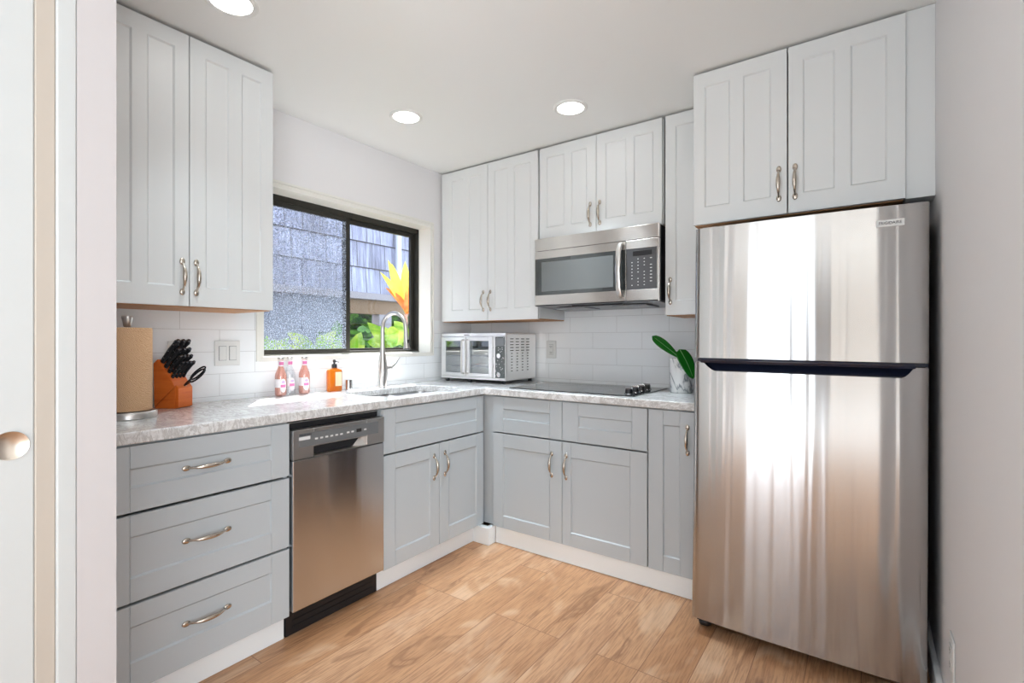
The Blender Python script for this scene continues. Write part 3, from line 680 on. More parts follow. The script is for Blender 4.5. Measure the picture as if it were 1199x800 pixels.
for r_ in range(9):
    for c_ in range(4):
        if (r_*5+c_*3) % 7 == 0: continue
        xx = 1.462+c_*0.034; zz = 1.632-r_*0.0175
        wv = 0.006 if c_ != 3 else 0.011
        MB().box(xx, xx+wv, FY+0.0003, FY+0.0009, zz, zz+0.0035).build('key', M['print_white'], mco)
bo = MB(); bo.prism([(-0.402, 1.4035), (-0.02, 1.392), (-0.02, 1.4115), (-0.402, 1.4115)], 'x', X0+0.004, X1-0.004); bo.build('underside', M['filter'], mw)
MB().box(0.95, 1.15, -0.33, -0.13, 1.3885, 1.396).build('grease_filter', M['filter'], mw); MB().box(1.32, 1.52, -0.33, -0.13, 1.3885, 1.396).build('grease_filter', M['filter'], mw)
MB().box(1.09, 1.40, -0.385, -0.345, 1.394, 1.402).build('lamp_cover', M['dark'], mw)

# ------------------------------------------------------------------ refrigerator
FRO = (2.282, -0.45, 0.0)
fr = thing('refrigerator', 'tall stainless top freezer refrigerator against the right wall', 'refrigerator', FRO, rot=(R(-1.0), R(0.30), 0)); fr.location.x -= 0.008; fr.location.z += 0.004; fr.location.y -= 0.012
fx0, fx1, fy0 = 1.909, 2.660, -0.842
MB().box(fx0+0.004, fx1-0.004, -0.775, -0.06, 0.035, 1.640).build('housing', M['fridge_side'], fr, bevel=0.004)
def fdoor(name, z0, ztop, zbot=None):
    n = 72; mb = MB(); vs = []; fs = []; cx = (fx0+fx1)/2; hw = (fx1-fx0)/2; zs = 14
    def yf(x):
        s = (x-cx)/hw; d = hw-abs(x-cx)
        r = 0.014; e = 0 if d > r else r-math.sqrt(max(0, r*r-(r-d)**2))
        return fy0-0.010*(1-s*s)+e
    xs = sorted(set([round(fx0+(fx1-fx0)*i/n, 5) for i in range(n+1)]+[fx0+0.001, fx0+0.003, fx1-0.001, fx1-0.003]+[1.946, 1.998, 2.586, 2.622]))
    m = len(xs); FRM = zs+1
    for x in xs:
        a, b_ = z0(x), ztop(x)
        for j in range(FRM): vs.append((x, yf(x), a+(b_-a)*j/zs))
    for x in xs: vs += [(x, -0.785, z0(x)), (x, -0.785, ztop(x))]
    B = m*FRM
    for i in range(m-1):
        for j in range(zs): fs.append((i*FRM+j, (i+1)*FRM+j, (i+1)*FRM+j+1, i*FRM+j+1))
    mb.add(vs, fs, True); o = len(mb.v)-len(vs)
    for i in range(m-1):
        mb.f.append([i*FRM+zs, (i+1)*FRM+zs, B+2*(i+1)+1, B+2*i+1]); mb.sm.append(False)
        mb.f.append([(i+1)*FRM, i*FRM, B+2*i, B+2*(i+1)]); mb.sm.append(False)
        mb.f.append([B+2*i, B+2*i+1, B+2*(i+1)+1, B+2*(i+1)]); mb.sm.append(False)
    for i in (0, m-1): mb.f.append([i*FRM+j for j in range(FRM)]+[B+2*i+1, B+2*i]); mb.sm.append(False)
    return mb.build(name, M['fridge_steel'], fr)
up = fdoor('freezer_door', lambda x: 1.114, lambda x: 1.648)
def scoop(x):
    if x <= 1.946 or x >= 2.622: return 1.098
    if x < 1.998: return 1.098-0.036*math.sin((x-1.946)/0.052*math.pi/2)
    if x > 2.586: return 1.098-0.036*math.sin((2.622-x)/0.036*math.pi/2)
    return 1.062
lo = fdoor('lower_door', lambda x: 0.047, scoop)
MB().box(fx0+0.010, fx1-0.002, -0.824, -0.776, 1.100, 1.1125).build('gasket', M['blue_black'], fr)
hd = MB()
prof = [(-0.853, 1.112), (-0.858, 1.106), (-0.853, 1.094), (-0.838, 1.094), (-0.83, 1.112)]
hd.prism(prof, 'x', 1.938, 2.625); hd.build('handle_bar', M['blue_black'], lo, bevel=0.002)
MB().add([(1.94, -0.80, 1.10), (2.63, -0.80, 1.10), (2.60, -0.815, 1.058), (1.985, -0.815, 1.058), (1.985, -0.85, 1.0600), (2.60, -0.85, 1.0600)], [(0, 1, 2, 3), (3, 2, 5, 4)]).build('handle_pocket', M['blue_black'], lo)
MB().box(1.926, 1.99, -0.80, -0.62, 1.648, 1.660).build('hinge_cover', M['steel_plain'], fr, bevel=0.003)
MB().box(fx0+0.01, fx1-0.005, -0.79, -0.70, 0.016, 0.044).build('toe_grille', M['dark'], fr)
for xx in (1.945, 2.60): MB().lathe((xx, -0.765 if xx < 2 else -0.74, -0.004 if xx < 2 else 0.006), [(0.024, 0), (0.026, 0.01), (0.018, 0.022), (0.014, 0.03)], 18).build('foot', M['dark'], fr)
bx = 2.516; bd = MB().box(bx, bx+0.078, -0.8496, -0.8445, 1.577, 1.600).build('badge', M['plate'], up)
text('badge_lettering', 'FRIGIDAIRE', 0.0135, M['print_dark'], bd, (bx+0.039, -0.8500, 1.5885), (R(90), 0, 0), 'CENTER', sx=0.92)

# ------------------------------------------------------------------ toaster oven
ov = thing('toaster_oven', 'stainless french door countertop oven in the rear corner', 'oven', (0.33, -0.21, CT))
ox0, ox1, oy0, oy1, oz0, oz1 = 0.050, 0.612, -0.385, -0.028, 0.936, 1.246
sh = MB(); sh.box(ox0, ox1, oy0+0.012, oy1, oz1-0.006, oz1); sh.box(ox0, ox1, oy0+0.012, oy1, oz0, oz0+0.006); sh.box(ox0, ox0+0.006, oy0+0.012, oy1, oz0+0.006, oz1-0.006)
sh.box(0.522, ox1, oy0+0.012, oy1, oz0+0.006, oz1-0.006); sh.box(ox0+0.006, 0.522, oy1-0.006, oy1, oz0+0.006, oz1-0.006)
sho = sh.build('housing', M['oven_steel'], ov, bevel=0.004)
ff = MB(); ff.box(ox0, ox1, oy0, oy0+0.012, oz1-0.024, oz1); ff.box(ox0, ox1, oy0, oy0+0.012, oz0, oz0+0.016); ff.box(ox0, ox0+0.014, oy0, oy0+0.012, oz0+0.016, oz1-0.024); ff.box(0.512, 0.528, oy0, oy0+0.012, oz0+0.016, oz1-0.024); ff.box(ox1-0.008, ox1, oy0, oy0+0.012, oz0+0.016, oz1-0.024)
ffo = ff.build('front_frame', M['oven_steel'], ov, bevel=0.002)
text('badge', 'EMERIL', 0.011, M['print_dark'], ffo, (0.285, oy0-0.0003, oz1-0.012), (R(90), 0, 0), 'CENTER') if False else MB().box(0.262, 0.308, oy0-0.0008, oy0+0.0002, oz1-0.0150, oz1-0.010).build('badge', M['print_dark'], ffo)
for (a, b_, hx) in ((0.066, 0.284, 0.268), (0.288, 0.510, 0.304)):
    z0, z1 = oz0+0.018, oz1-0.026; g = MB(); wv = 0.030
    g.box(a, a+wv, oy0-0.010, oy0+0.002, z0, z1); g.box(b_-wv, b_, oy0-0.010, oy0+0.002, z0, z1); g.box(a+wv, b_-wv, oy0-0.010, oy0+0.002, z1-0.026, z1); g.box(a+wv, b_-wv, oy0-0.010, oy0+0.002, z0, z0+0.024)
    go = g.build('door', M['oven_steel'], ov, bevel=0.002)
    MB().box(a+wv, b_-wv, oy0-0.006, oy0-0.002, z0+0.024, z1-0.026).build('door_glass', M['oven_pane'], go)
    MB().tube([(hx, oy0-0.010, z1-0.02), (hx, oy0-0.032, z1-0.022), (hx, oy0-0.036, z1-0.04), (hx, oy0-0.036, z0+0.04), (hx, oy0-0.032, z0+0.022), (hx, oy0-0.010, z0+0.02)], 0.0065, 12).build('handle', M['steel_plain'], go)
rk = MB()
for zz in (1.02, 1.09, 1.15):
    for yy in (-0.36, -0.30, -0.24, -0.18, -0.12, -0.06): rk.tube([(0.06, yy, zz), (0.52, yy, zz)], 0.003, 8)
rk.build('rack', M['chrome'], ov)
MB().box(ox0+0.007, 0.521, oy1-0.012, oy1-0.007, oz0+0.007, oz1-0.007).build('back_liner', M['oven_steel'], ov)
cp = MB().box(0.529, ox1-0.009, oy0-0.002, oy0+0.006, oz0+0.018, oz1-0.026).build('control_panel', fleck_mat('mirrored_key_panel', (0.10, 0.11, 0.11, 1), (0.7, 0.7, 0.7, 1), 70), ov)
MB().box(0.533, ox1-0.013, oy0-0.0035, oy0-0.0022, oz1-0.085, oz1-0.032).build('display', M['dw_inset'], cp)
MB().lathe((0.566, oy0-0.002, 1.098), [(0.016, 0), (0.015, -0.014), (0.0, -0.014)], 22, 'y').build('dial', M['chrome'], cp)
MB().lathe((0.566, oy0-0.002, 0.976), [(0.016, 0), (0.015, -0.014), (0.0, -0.014)], 22, 'y').build('dial', M['chrome'], cp)
vs_ = MB()
for r_ in range(12):
    for c_ in range(4):
        yy = -0.335+c_*0.062+(0.0 if r_ < 5 else 0.01); zz = 1.205-r_*0.019; l_ = 0.036 if r_ < 5 else 0.016
        vs_.box(ox1-0.0005, ox1+0.0016, yy, yy+l_, zz, zz+0.005)
vs_.build('vent_slits', M['gap'], sho)
for xx, yy in ((0.09, -0.36), (0.30, -0.37), (0.585, -0.365), (0.10, -0.05), (0.585, -0.06)):
    MB().lathe((xx, yy, CT), [(0.012, 0), (0.014, 0.004), (0.013, 0.0225)], 16).build('foot', M['dark'], ov)

# ------------------------------------------------------------------ vase with two leaves
va = MB(); va.lathe((1.667, -0.205, CT), [(0.056, 0), (0.060, 0.003), (0.0605, 0.183), (0.057, 0.187), (0.054, 0.184), (0.054, 0.01), (0.0, 0.008)], 44); va.origin = (1.667, -0.205, CT)
tag(va.build('vase', M['marble']), 'white marble patterned cylinder vase by the refrigerator', 'vase')
def leaf(mb, base, tip, width, normal, droop=0.0, cup=0.15, n=14, power=0.9, k=8, fold=0.0, peak=0.5):
    base, tip, nn = Vector(base), Vector(tip), Vector(normal).normalized()
    ax = tip-base; side = ax.cross(nn).normalized(); nn = side.cross(ax).normalized(); vs = []; fs = []
    for i in range(n+1):
        t_ = i/n; c_ = base+ax*t_+nn*droop*(4*t_*(1-t_))
        tt = t_**(math.log(0.5)/math.log(peak)); w_ = width*math.sin(math.pi*min(max(tt, 0.0), 1))**power+0.0012
        for j in range(k+1):
            s_ = -1+2*j/k; vs.append(tuple(c_+side*w_*s_+nn*(cup*w_*abs(s_)**1.3)))
    for i in range(n):
        for j in range(k): fs.append((i*(k+1)+j, i*(k+1)+j+1, (i+1)*(k+1)+j+1, (i+1)*(k+1)+j))
    mb.add(vs, fs, True); return mb
def leaf_thing(base, tip, width, normal, label, foot, **kw):
    t_ = thing('leaf_cutting', label, 'leaf', foot)
    mb = MB(); leaf(mb, base, tip, width, normal, **kw); o = mb.build('blade', M['dark_leaf'], t_, recalc=False)
    s_ = o.modifiers.new('s', 'SOLIDIFY'); s_.thickness = 0.0012
    b, tp = Vector(base), Vector(tip)
    MB().tube([foot, (Vector(foot)+b)/2, b+(tp-b)*0.02], [0.003, 0.003, 0.003], 8).build('stem', M['dark_leaf'], t_)
    nn = Vector(normal).normalized(); ax = tp-b; sd_ = ax.cross(nn).normalized(); nn = sd_.cross(ax).normalized(); dr = kw.get('droop', 0)
    MB().tube([tuple(b+ax*i/12+nn*(dr*4*(i/12)*(1-i/12)+(-0.0012 if kw.get('flip') else 0.0016))) for i in range(12)], [0.0016-0.0001*i for i in range(12)], 6).build('midrib', mat('pale_midrib', (0.25, 0.55, 0.22), 0.5), o)
    return t_
vd = Vector((0.72, -0.69, 0.1))
leaf_thing((1.668, -0.205, 1.095), (1.520, -0.245, 1.222), 0.027, vd, 'glossy green leaf leaning left out of the marble vase', (1.685, -0.19, 0.93), droop=0.004, cup=0.10, power=0.5, peak=0.66)
leaf_thing((1.676, -0.262, 1.150), (1.752, -0.275, 0.995), 0.040, vd, 'broad green leaf drooping right over the vase rim', (1.655, -0.185, 0.93), droop=0.010, cup=0.06, power=0.5, peak=0.36)

# ------------------------------------------------------------------ paper towel holder and roll
tx, ty = 0.28, -2.285
ph = thing('paper_towel_holder', 'steel paper towel holder at the left end of the worktop', 'paper towel holder', (tx, ty, CT))
MB().lathe((tx, ty, CT), [(0.088, 0), (0.091, 0.003), (0.091, 0.020), (0.087, 0.026), (0.0, 0.028)], 56).build('base', M['steel_plain'], ph)
MB().tube([(tx, ty, CT+0.02), (tx, ty, CT+0.345)], 0.006, 14).build('rod', M['steel_plain'], ph)
MB().lathe((tx, ty, CT+0.333), [(0.010, 0), (0.012, 0.005), (0.014, 0.018), (0.0175, 0.032), (0.018, 0.038), (0.0165, 0.041), (0, 0.042)], 26).build('knob', M['steel_plain'], ph)
pr_ = MB(); pr_.lathe((tx, ty, CT+0.029), [(0.020, 0), (0.074, 0), (0.0755, 0.003), (0.0755, 0.298), (0.074, 0.301), (0.020, 0.301), (0.020, 0.0)], 64, caps=False); pr_.origin = (tx, ty, CT+0.029)
roll = tag(pr_.build('paper_towel_roll', M['paper']), 'brown unbleached paper towel roll on the steel holder', 'paper towel')

# ------------------------------------------------------------------ knife block and knives
KO = Vector((0.150, -2.083, CT)); ka = R(30)      # front bottom corner; s axis points out of the block mouth
S = Vector((math.cos(ka), math.sin(ka), 0)); Wd = Vector((-math.sin(ka), math.cos(ka), 0))
def KP(s, w_, z): return tuple(KO+S*s+Wd*w_+Vector((0, 0, z)))
kb = thing('knife_block', 'slanted orange wood knife block beside the paper towels', 'knife block', tuple(KO+S*-0.05+Wd*0.04))
BWD = 0.088
def kprism(poly, w0, w1, name, m_, par, bevel=0.0015):
    mb = MB(lambda s, w_, z: KP(s, w_, z)); mb.prism(poly, 'y', w0, w1) ; return mb.build(name, m_, par, bevel=bevel)
kprism([(-0.092, 0.004), (-0.001, 0.092), (-0.022, 0.128), (-0.078, 0.205), (-0.096, 0.188)], 0, BWD, 'upper_block', M['block_wood'], kb)
kprism([(0.001, 0.0), (0.001, 0.086), (-0.001, 0.089), (-0.088, 0.004), (-0.088, 0.0)], 0, BWD, 'lower_block', M['block_wood'], kb)
kprism([(0.0015, 0.004), (0.013, 0.004), (0.013, 0.084), (0.0015, 0.100)], 0.004, BWD-0.004, 'shears_rest', M['block_wood'], kb)
MB().box(0, 0.001, 0, 0.001, 0, 0.001)
sl0, sl1 = Vector((-0.070, 0.195)), Vector((-0.006, 0.104)); nrm = Vector((0.82, 0.572)).normalized()
hdir = Vector((0.62, 0.785)).normalized()
rows = [(0.04, 3, 0.115, 0.0098), (0.27, 3, 0.098, 0.0085), (0.50, 4, 0.088, 0.0075), (0.74, 4, 0.082, 0.007)]
kn_proto = {}
rn = ['top', 'second', 'third', 'lowest']; cn = {3: ['near', 'middle', 'far'], 4: ['nearest', 'second nearest', 'second farthest', 'farthest']}
for ri, (tq, cnt, ln, rr_) in enumerate(rows):
    base = sl0.lerp(sl1, tq)
    for ci in range(cnt):
        w_ = 0.014+(BWD-0.028)*ci/(cnt-1)
        kd = thing('knife', 'black handled knife in the %s row of the knife block, %s in its row' % (rn[ri], cn[cnt][ci]), 'knife', KP(base.x, w_, base.y), 'black handled knives in the orange block')
        key = ri
        if key not in kn_proto:
            ax = S*hdir.x+Vector((0, 0, hdir.y)); hb = MB(); o0 = Vector((0, 0, 0))
            sidev = S*(-hdir.y)+Vector((0, 0, hdir.x))
            pts_ = [o0+ax*(ln*q)+sidev*(0.004*math.sin(q*3.1)) for q in (0.0, 0.08, 0.3, 0.55, 0.8, 0.93, 1.0)]
            hb.tube([tuple(p_) for p_ in pts_], [rr_*0.9, rr_, rr_*0.88, rr_*1.0, rr_*0.95, rr_*1.15, rr_*0.85], 12, (0.72, 1.15))
            hme = hb.build('handle', M['knife_handle'], kd)
            rv = MB()
            for q in (0.2, 0.5, 0.8):
                p_ = o0+ax*(ln*q)+sidev*(0.004*math.sin(q*3.1))
                rv.tube([tuple(p_-Wd*rr_*0.76), tuple(p_+Wd*rr_*0.76)], 0.0018, 8)
            rme = rv.build('rivets', M['chrome'], kd); cap = MB().ell(tuple(pts_[-1]), (rr_*0.85,)*3, 10, 8).build('end_cap', M['dark_cap'], kd)
            bl = MB().tube([tuple(o0-ax*0.010), tuple(o0+ax*0.004)], [rr_*0.7, rr_*0.7], 8, (0.25, 1.4)).build('bolster', M['chrome'], kd)
            for x_ in (hme, rme, cap, bl): x_.location = (0, 0, 0)
            # meshes were built about the origin; undo the parent offset
            for x_ in (hme, rme, cap, bl):
                off = Vector(x_['_o']); x_.data.transform(Matrix.Translation(off))
            kn_proto[key] = (hme, rme, cap, bl)
        else:
            for x_ in kn_proto[key]:
                y_ = x_.copy(); COL.objects.link(y_); y_.parent = kd
# kitchen shears in front
ks = thing('kitchen_shears', 'black handled kitchen shears in the front slot of the knife block', 'scissors', KP(0.008, 0.045, 0.09))
ax = (S*0.78+Vector((0, 0, 0.62))).normalized(); b0 = Vector(KP(0.006, 0.045, 0.092)); sd2 = S*(-0.62)+Vector((0, 0, 0.78))
for sgn in (-1, 1):
    pts_ = []
    for i in range(25):
        a = 2*math.pi*i/24; pts_.append(tuple(b0+ax*(0.078-0.042*math.cos(a))+(sd2*0.5*sgn+Wd*0.5*sgn)*(0.012+0.0)+sd2*0.011*math.sin(a)*1.0))
    hl = MB(); hl.tube(pts_, 0.0036, 8); hl.tube([tuple(b0), tuple(b0+ax*0.02+sd2*0.002*sgn), pts_[0]], [0.004, 0.005, 0.004], 8); hl.build('handle', M['knife_handle'], ks)
MB().tube([tuple(b0-ax*0.008), tuple(b0+ax*0.012)], 0.006, 8, (0.4, 1)).build('blades', M['chrome'], ks)

# ------------------------------------------------------------------ bottles
def arc_label(mb, c_, r, a0, a1, z0, z1, oval=False, n=18, m_=12):
    if not oval:
        vs = []; fs = []
        for i in range(n+1):
            a = a0+(a1-a0)*i/n
            for z in (z0, z1): vs.append((c_[0]+r*math.cos(a), c_[1]+r*math.sin(a), z))
        for i in range(n): fs.append((2*i, 2*i+2, 2*i+3, 2*i+1))
        mb.add(vs, fs, True)
    else:
        am, ah, zm, zh = (a0+a1)/2, (a1-a0)/2, (z0+z1)/2, (z1-z0)/2; vs = []; fs = []
        for j in range(0, m_+1):
            for i in range(n):
                t_ = 2*math.pi*i/n; q = j/m_; a = am+ah*q*math.cos(t_); vs.append((c_[0]+r*math.cos(a), c_[1]+r*math.sin(a), zm+zh*q*math.sin(t_)))
        for j in range(m_):
            for i in range(n): fs.append((j*n+i, j*n+(i+1) % n, (j+1)*n+(i+1) % n, (j+1)*n+i))
        mb.add(vs, fs, True)
def bottle(x, y, label, pink, aim):
    t_ = thing('glass_bottle', label, 'bottle', (x, y, CT), 'small drink bottles under the window')
    prof = [(0.0, 0.004), (0.024, 0.0), (0.0275, 0.004), (0.028, 0.012), (0.028, 0.100), (0.026, 0.115), (0.019, 0.132), (0.0135, 0.148), (0.012, 0.165), (0.0125, 0.184), (0.0135, 0.186), (0.0135, 0.190), (0.012, 0.191)]
    MB().lathe((x, y, CT), prof, 32).build('glass', M['bottle_pink'] if pink else M['bottle_clear'], t_)
    if pink: MB().lathe((x, y, CT), [(0.0, 0.006), (0.0235, 0.005), (0.0262, 0.010), (0.0262, 0.099), (0.0245, 0.114), (0.0175, 0.131), (0.012, 0.146), (0.0105, 0.155), (0, 0.155)], 28).build('drink', M['pink_drink'], t_)
    MB().lathe((x, y, CT), [(0.0142, 0.186), (0.0152, 0.188), (0.0148, 0.198), (0.012, 0.2005), (0, 0.201)], 24).build('cap', M['steel_plain'], t_)
    m1 = MB(); arc_label(m1, (x, y), 0.0285, aim-R(35), aim+R(35), CT+0.020, CT+0.090, True); l1 = m1.build('label', M['label_white'], t_)
    m4 = MB(); arc_label(m4, (x, y), 0.0283, aim-R(150), aim-R(30), CT+0.045, CT+0.088); m4.build('side_label', M['label_white'], t_)
    m2 = MB(); arc_label(m2, (x, y), 0.0288, aim-R(26), aim+R(26), CT+0.046, CT+0.060); m2.build('label_band', M['label_pink'], l1)
    m5 = MB(); arc_label(m5, (x, y), 0.0287, aim-R(18), aim+R(18), CT+0.066, CT+0.080, True); m5.build('label_emblem', M['label_lilac'], l1)
    m3 = MB(); arc_label(m3, (x, y), 0.0132, 0, 2*math.pi, CT+0.152, CT+0.180); n3 = m3.build('neck_label', M['label_white'], t_)
    m6 = MB(); arc_label(m6, (x, y), 0.0135, aim-R(60), aim+R(60), CT+0.158, CT+0.174); m6.build('neck_emblem', M['label_pink'], n3)
bottle(0.062, -1.574, 'pink drink bottle with oval label, leftmost of the three bottles', True, R(-5))
bottle(0.032, -1.508, 'clear drink bottle with oval label standing between two pink bottles', False, R(-5))
bottle(0.056, -1.440, 'pink drink bottle nearest the orange soap bottle', True, R(-10))
sp_ = thing('soap_bottle', 'amber orange liquid soap bottle with black pump cap', 'soap bottle', (0.072, -1.268, CT))
def rrect(hx, hy, z, r=0.010, k=5):
    o = []
    for cx, cy, a0 in ((hx-r, hy-r, 0), (-hx+r, hy-r, 90), (-hx+r, -hy+r, 180), (hx-r, -hy+r, 270)):
        for i in range(k+1):
            a = R(a0+90*i/k); o.append((cx+r*math.cos(a), cy+r*math.sin(a), z))
    return o
def loft(mb, rings, cx, cy, cz, ang):
    n = len(rings[0]); ca, sa = math.cos(ang), math.sin(ang)
    vs = [(cx+x*ca-y*sa, cy+x*sa+y*ca, cz+z) for r_ in rings for x, y, z in r_]
    fs = [(j*n+k, j*n+(k+1) % n, (j+1)*n+(k+1) % n, (j+1)*n+k) for j in range(len(rings)-1) for k in range(n)]
    fs += [tuple(range(n))[::-1], tuple(range((len(rings)-1)*n, len(rings)*n))]
    mb.add(vs, fs, True)
AG = R(-12)
sb = MB(); loft(sb, [rrect(0.017, 0.037, 0.0), rrect(0.020, 0.040, 0.004), rrect(0.020, 0.040, 0.112), rrect(0.018, 0.036, 0.120, 0.009), rrect(0.013, 0.016, 0.127, 0.008), rrect(0.011, 0.011, 0.131, 0.0105)], 0.072, -1.268, CT, AG)
sb.build('body', M['amber'], sp_)
pm = MB().lathe((0.072, -1.268, CT), [(0.0145, 0.131), (0.0145, 0.150), (0.011, 0.152), (0.005, 0.153), (0.005, 0.160), (0.008, 0.161), (0.0085, 0.172), (0.006, 0.176), (0, 0.177)], 20)
pm.tube([(0.072, -1.268, CT+0.168), (0.095, -1.262, CT+0.168), (0.102, -1.261, CT+0.163)], [0.004, 0.0035, 0.003], 8); pm.build('pump', M['dark'], sp_)
MB().add([(0.0934, -1.272-0.004, CT+0.030), (0.0934+0.007, -1.240, CT+0.030), (0.0934+0.007, -1.240, CT+0.108), (0.0934, -1.276, CT+0.108)], [(0, 1, 2, 3)]).build('label', M['label_soap'], sp_)

# ------------------------------------------------------------------ wall plates
def plate(Mp, u, z, n, w_, h_, kind, label):
    t_ = thing('light_switch' if kind == 'rockers' else 'wall_outlet', label, 'switch' if kind == 'rockers' else 'outlet', Mp(u, n, z))
    MB(Mp).box(u-w_/2, u+w_/2, n, n+0.006, z-h_/2, z+h_/2).build('plate', M['plate'], t_, bevel=0.0025)
    if kind == 'rockers':
        for s_ in (-0.023, 0.023):
            MB(Mp).box(u+s_-0.017, u+s_+0.017, n+0.0055, n+0.0065, z-0.034, z+0.034).build('recess', M['dw_inset'], t_)
            MB(Mp).box(u+s_-0.0155, u+s_+0.0155, n+0.006, n+0.0095, z-0.0325, z+0.0325).build('rocker', M['plate'], t_, bevel=0.002)
    elif kind == 'gfci':
        MB(Mp).box(u-0.0175, u+0.0175, n+0.0055, n+0.0063, z-0.035, z+0.035).build('recess', M['dw_inset'], t_)
        MB(Mp).box(u-0.0165, u+0.0165, n+0.006, n+0.008, z-0.0335, z+0.0335).build('socket', M['plate'], t_)
        for dz in (-0.02, 0.02):
            MB(Mp).box(u-0.0075, u-0.0045, n+0.0078, n+0.0083, z+dz-0.005, z+dz+0.005).box(u+0.0045, u+0.0075, n+0.0078, n+0.0083, z+dz-0.005, z+dz+0.005).box(u-0.002, u+0.002, n+0.0078, n+0.0083, z+dz-0.011, z+dz-0.008).build('slot', M['dark'], t_)
    return t_
plate(LW, -1.810, 1.137, 0.0085, 0.116, 0.118, 'rockers', 'white double rocker switch plate on the tile left of the window')
plate(LW, -2.018, 1.137, 0.0085, 0.080, 0.118, 'gfci', 'white outlet plate on the tile half hidden behind the knives')
plate(RW, 0.728, 1.135, 0.0085, 0.078, 0.120, 'gfci', 'white outlet plate on the rear tile beside the toaster oven')
WRt = lambda u, n, z: (2.69-n, u, z)
plate(WRt, -1.085, 0.300, 0.0005, 0.078, 0.118, 'gfci', 'white outlet plate low on the right wall near the refrigerator')

# ------------------------------------------------------------------ recessed ceiling lights
for i, (lx, ly, lab) in enumerate(((0.490, -1.120, 'round recessed ceiling light near the window'), (1.255, -0.702, 'round recessed ceiling light before the wall cabinet over the microwave'), (0.665, -2.100, 'round recessed ceiling light cut by the top of the picture'))):
    t_ = thing('ceiling_light', lab, 'ceiling light', (lx, ly, H-0.005), 'recessed ceiling lights')
    MB().lathe((lx, ly, H), [(0.088, -0.0005), (0.088, -0.004), (0.082, -0.008), (0.068, -0.006), (0.067, -0.0005)], 44, caps=False).build('trim_ring', M['plate'], t_)
    MB().lathe((lx, ly, H), [(0.0675, -0.0008), (0.0675, -0.0045), (0.0, -0.0055)], 40).build('lens', M['lens'], t_)
    a = light('can_lamp', 'AREA', (0, 0, -0.006), (0, 0, 0), 0.7 if i == 2 else 3.0, (0.80, 0.92, 1.0), 0.13, shape='DISK'); a.parent = t_; a.data.spread = R(68)

# ------------------------------------------------------------------ outside the window
nb = thing('neighbour_building', 'weathered grey shingled building seen through the window', 'building', (-1.8, 0.5, -0.3))
EX = -1.5; mb = MB(); z = 1.66; k = 0
while z < 3.6:
    mb.prism([(EX-0.10, z), (EX, z), (EX-0.016, z+0.262), (EX-0.10, z+0.262)], 'y', -4.5, 3.5); z += 0.25; k += 1
mb.build('shingle_wall', M['shingle'], nb)
MB().box(EX-0.10, EX+0.02, -4.5, 3.5, 1.60, 1.665).build('ledge', M['grey_wood'], nb, bevel=0.004)
MB().box(EX-0.12, EX-0.03, -0.02, 3.5, 1.46, 1.598).build('beam', M['wood_beam'], nb)
lw_ = MB()
for i in range(30): lw_.box(EX-0.10, EX-0.07+0.004*(i % 2), -4.5+i*0.15, -4.5+i*0.15+0.147, -0.3, 1.598)
lw_.build('lower_boarding', M['shed'], nb)
MB().box(EX-0.14, EX-0.02, 0.37, 0.53, -0.3, 1.46).build('post', M['grey_wood'], nb, bevel=0.005)
MB().tube([(EX+0.05, 0.56, 1.62), (EX+0.05, 0.56, 3.6)], 0.032, 16).build('downpipe', M['pipe'], nb)
g = MB().box(-7, -0.22, -5, 6, -0.36, -0.30); struct(g.build('floor_garden', M['soil']), 'garden soil outside')
def hedge(label, cx, cy, rx, ry, z0, z1, n, size, m_, seed):
    random.seed(seed); mb = MB()
    for i in range(n):
        px = cx+random.uniform(-rx, rx); py = cy+random.uniform(-ry, ry); pz = random.uniform(z0, z1)
        d_ = Vector((random.uniform(-1, 1), random.uniform(-1, 1), random.uniform(-0.4, 1))).normalized(); l_ = size*random.uniform(0.6, 1.3)
        leaf(mb, (px, py, pz), tuple(Vector((px, py, pz))+d_*l_), l_*0.34, (random.uniform(-1, 1), random.uniform(-1, 1), 1), n=4, k=2)
    t_ = thing('hedge', label, 'hedge', (cx, cy, -0.3)); mb.build('foliage', m_, t_, recalc=False)
    st = MB()
    for i in range(6): st.tube([(cx+random.uniform(-rx, rx)*0.7, cy-ry+2*ry*i/5, -0.3), (cx+random.uniform(-rx, rx)*0.7, cy-ry+2*ry*(i+0.2)/5.2, z1*0.8)], [0.03, 0.012], 8)
    st.build('stems', M['wood_beam'], t_)
hedge('dense green hedge beyond the posts of the neighbouring building', -3.2, 1.6, 0.35, 2.3, -0.25, 2.3, 9000, 0.2, M['hedge_leaf'], 3)
def rosette(name, label, cat, foot, top, leaves, m_, stem_m, r=0.02):
    t_ = thing(name, label, cat, foot)
    MB().tube([foot, tuple((Vector(foot)+Vector(top))/2+Vector((0.01, 0.01, 0))), top], [r, r*0.85, r*0.7], 10).build('stem', stem_m, t_)
    for (tp, w_, dr) in leaves:
        mb = MB(); b_ = Vector(top); leaf(mb, tuple(b_), tp, w_, (Vector((1, -0.6, 0.35))), droop=dr, cup=0.25, n=12, k=6, peak=0.55)
        mb.build('leaf', m_, t_, recalc=False)
    return t_
ti_stem = mat('pink_brown_stem', (0.36, 0.18, 0.13), 0.7)
M['ti_orange'] = leaf_mat('orange_ti_leaf', lin(238, 120, 40), lin(240, 180, 50), 6, 0.6)
M['ti_yellow'] = leaf_mat('lime_yellow_ti_leaf', lin(236, 216, 70), lin(214, 226, 90), 6, 0.6)
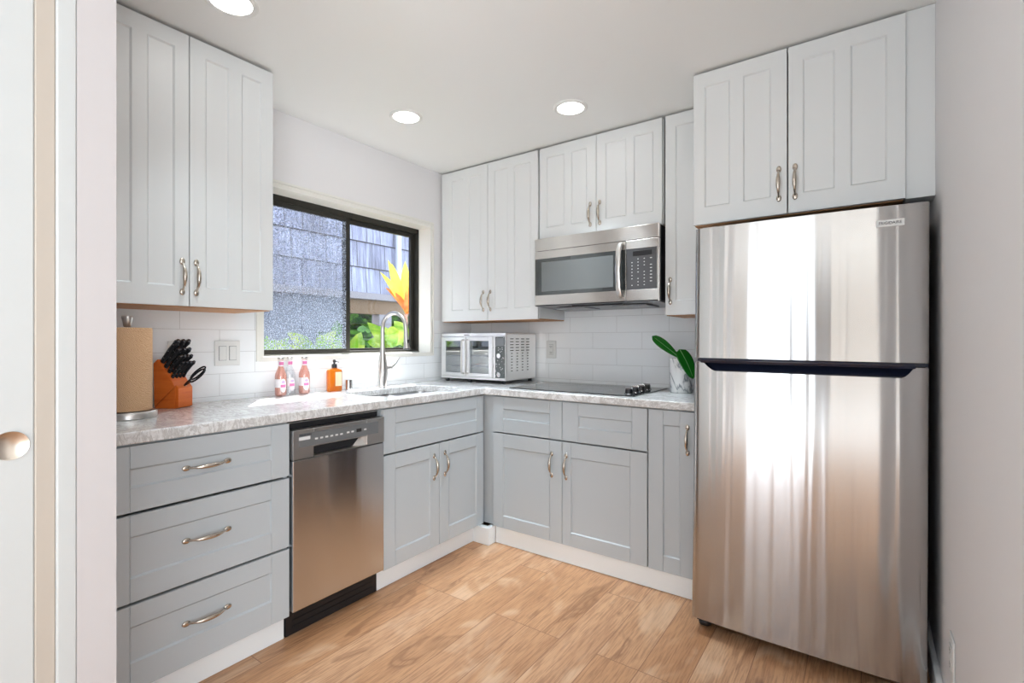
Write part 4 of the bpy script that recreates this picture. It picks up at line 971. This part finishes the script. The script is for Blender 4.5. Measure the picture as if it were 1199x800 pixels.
ti_leaves = [((-0.62, -0.37, 1.735), 0.030, 0.05), ((-0.72, -0.205, 1.86), 0.036, 0.01), ((-0.80, 0.055, 1.89), 0.042, 0.0), ((-0.64, -0.30, 1.62), 0.028, 0.06), ((-0.74, 0.19, 1.82), 0.045, 0.02),
             ((-0.84, -0.06, 1.86), 0.034, 0.0), ((-0.6, 0.13, 1.66), 0.045, 0.03), ((-0.54, -0.17, 1.64), 0.038, 0.05), ((-0.8, 0.28, 1.7), 0.04, 0.0), ((-0.54, 0.00, 1.68), 0.042, 0.04), ((-0.60, 0.19, 1.54), 0.04, 0.05)]
tip_ = rosette('ti_plant', 'yellow and orange leaved ti plant outside the right pane', 'plant', (-0.68, -0.02, -0.3), (-0.70, -0.030, 1.42), ti_leaves, M['ti_orange'], ti_stem)
for q, ch in enumerate([c_ for c_ in tip_.children if c_.name.startswith('leaf')]):
    if q in (0, 1, 2, 4, 5, 8): ch.data.materials[0] = M['ti_yellow']
random.seed(11)
def lime(label, x, y, zt, n, sp, sz):
    lv_ = []
    for i in range(n):
        a = 2*math.pi*i/n+random.uniform(-0.3, 0.3); lv_.append(((x+sp*math.cos(a)*0.8, y+sp*math.sin(a), zt+random.uniform(-0.02, 0.14)), sz, 0.04))
    return rosette('leafy_plant', label, 'plant', (x, y, -0.3), (x, y, zt-0.06), lv_, M['lime_leaf'], M['hedge_leaf'], 0.012)
lime('lime green leafy plant behind the faucet outside the window', -0.55, -0.36, 1.20, 12, 0.17, 0.045)
lime('lime green leafy plant behind the right end of the window sill', -0.60, -0.08, 1.22, 12, 0.17, 0.05)
lime('lime green leafy plant low behind the left window pane', -0.55, -0.98, 1.15, 10, 0.20, 0.045)
lime('small yellow green plant at the left edge of the window', -0.5, -1.32, 1.12, 7, 0.12, 0.03)
lime('lime green plant beside the window mullion', -0.62, -0.66, 1.12, 9, 0.14, 0.035)
hedge('low green shrub below the neighbouring opening', -1.15, -0.05, 0.16, 0.55, -0.2, 1.26, 900, 0.12, M['hedge_leaf'], 8)

for o in bpy.data.objects:
    if '_o' in o: del o['_o']
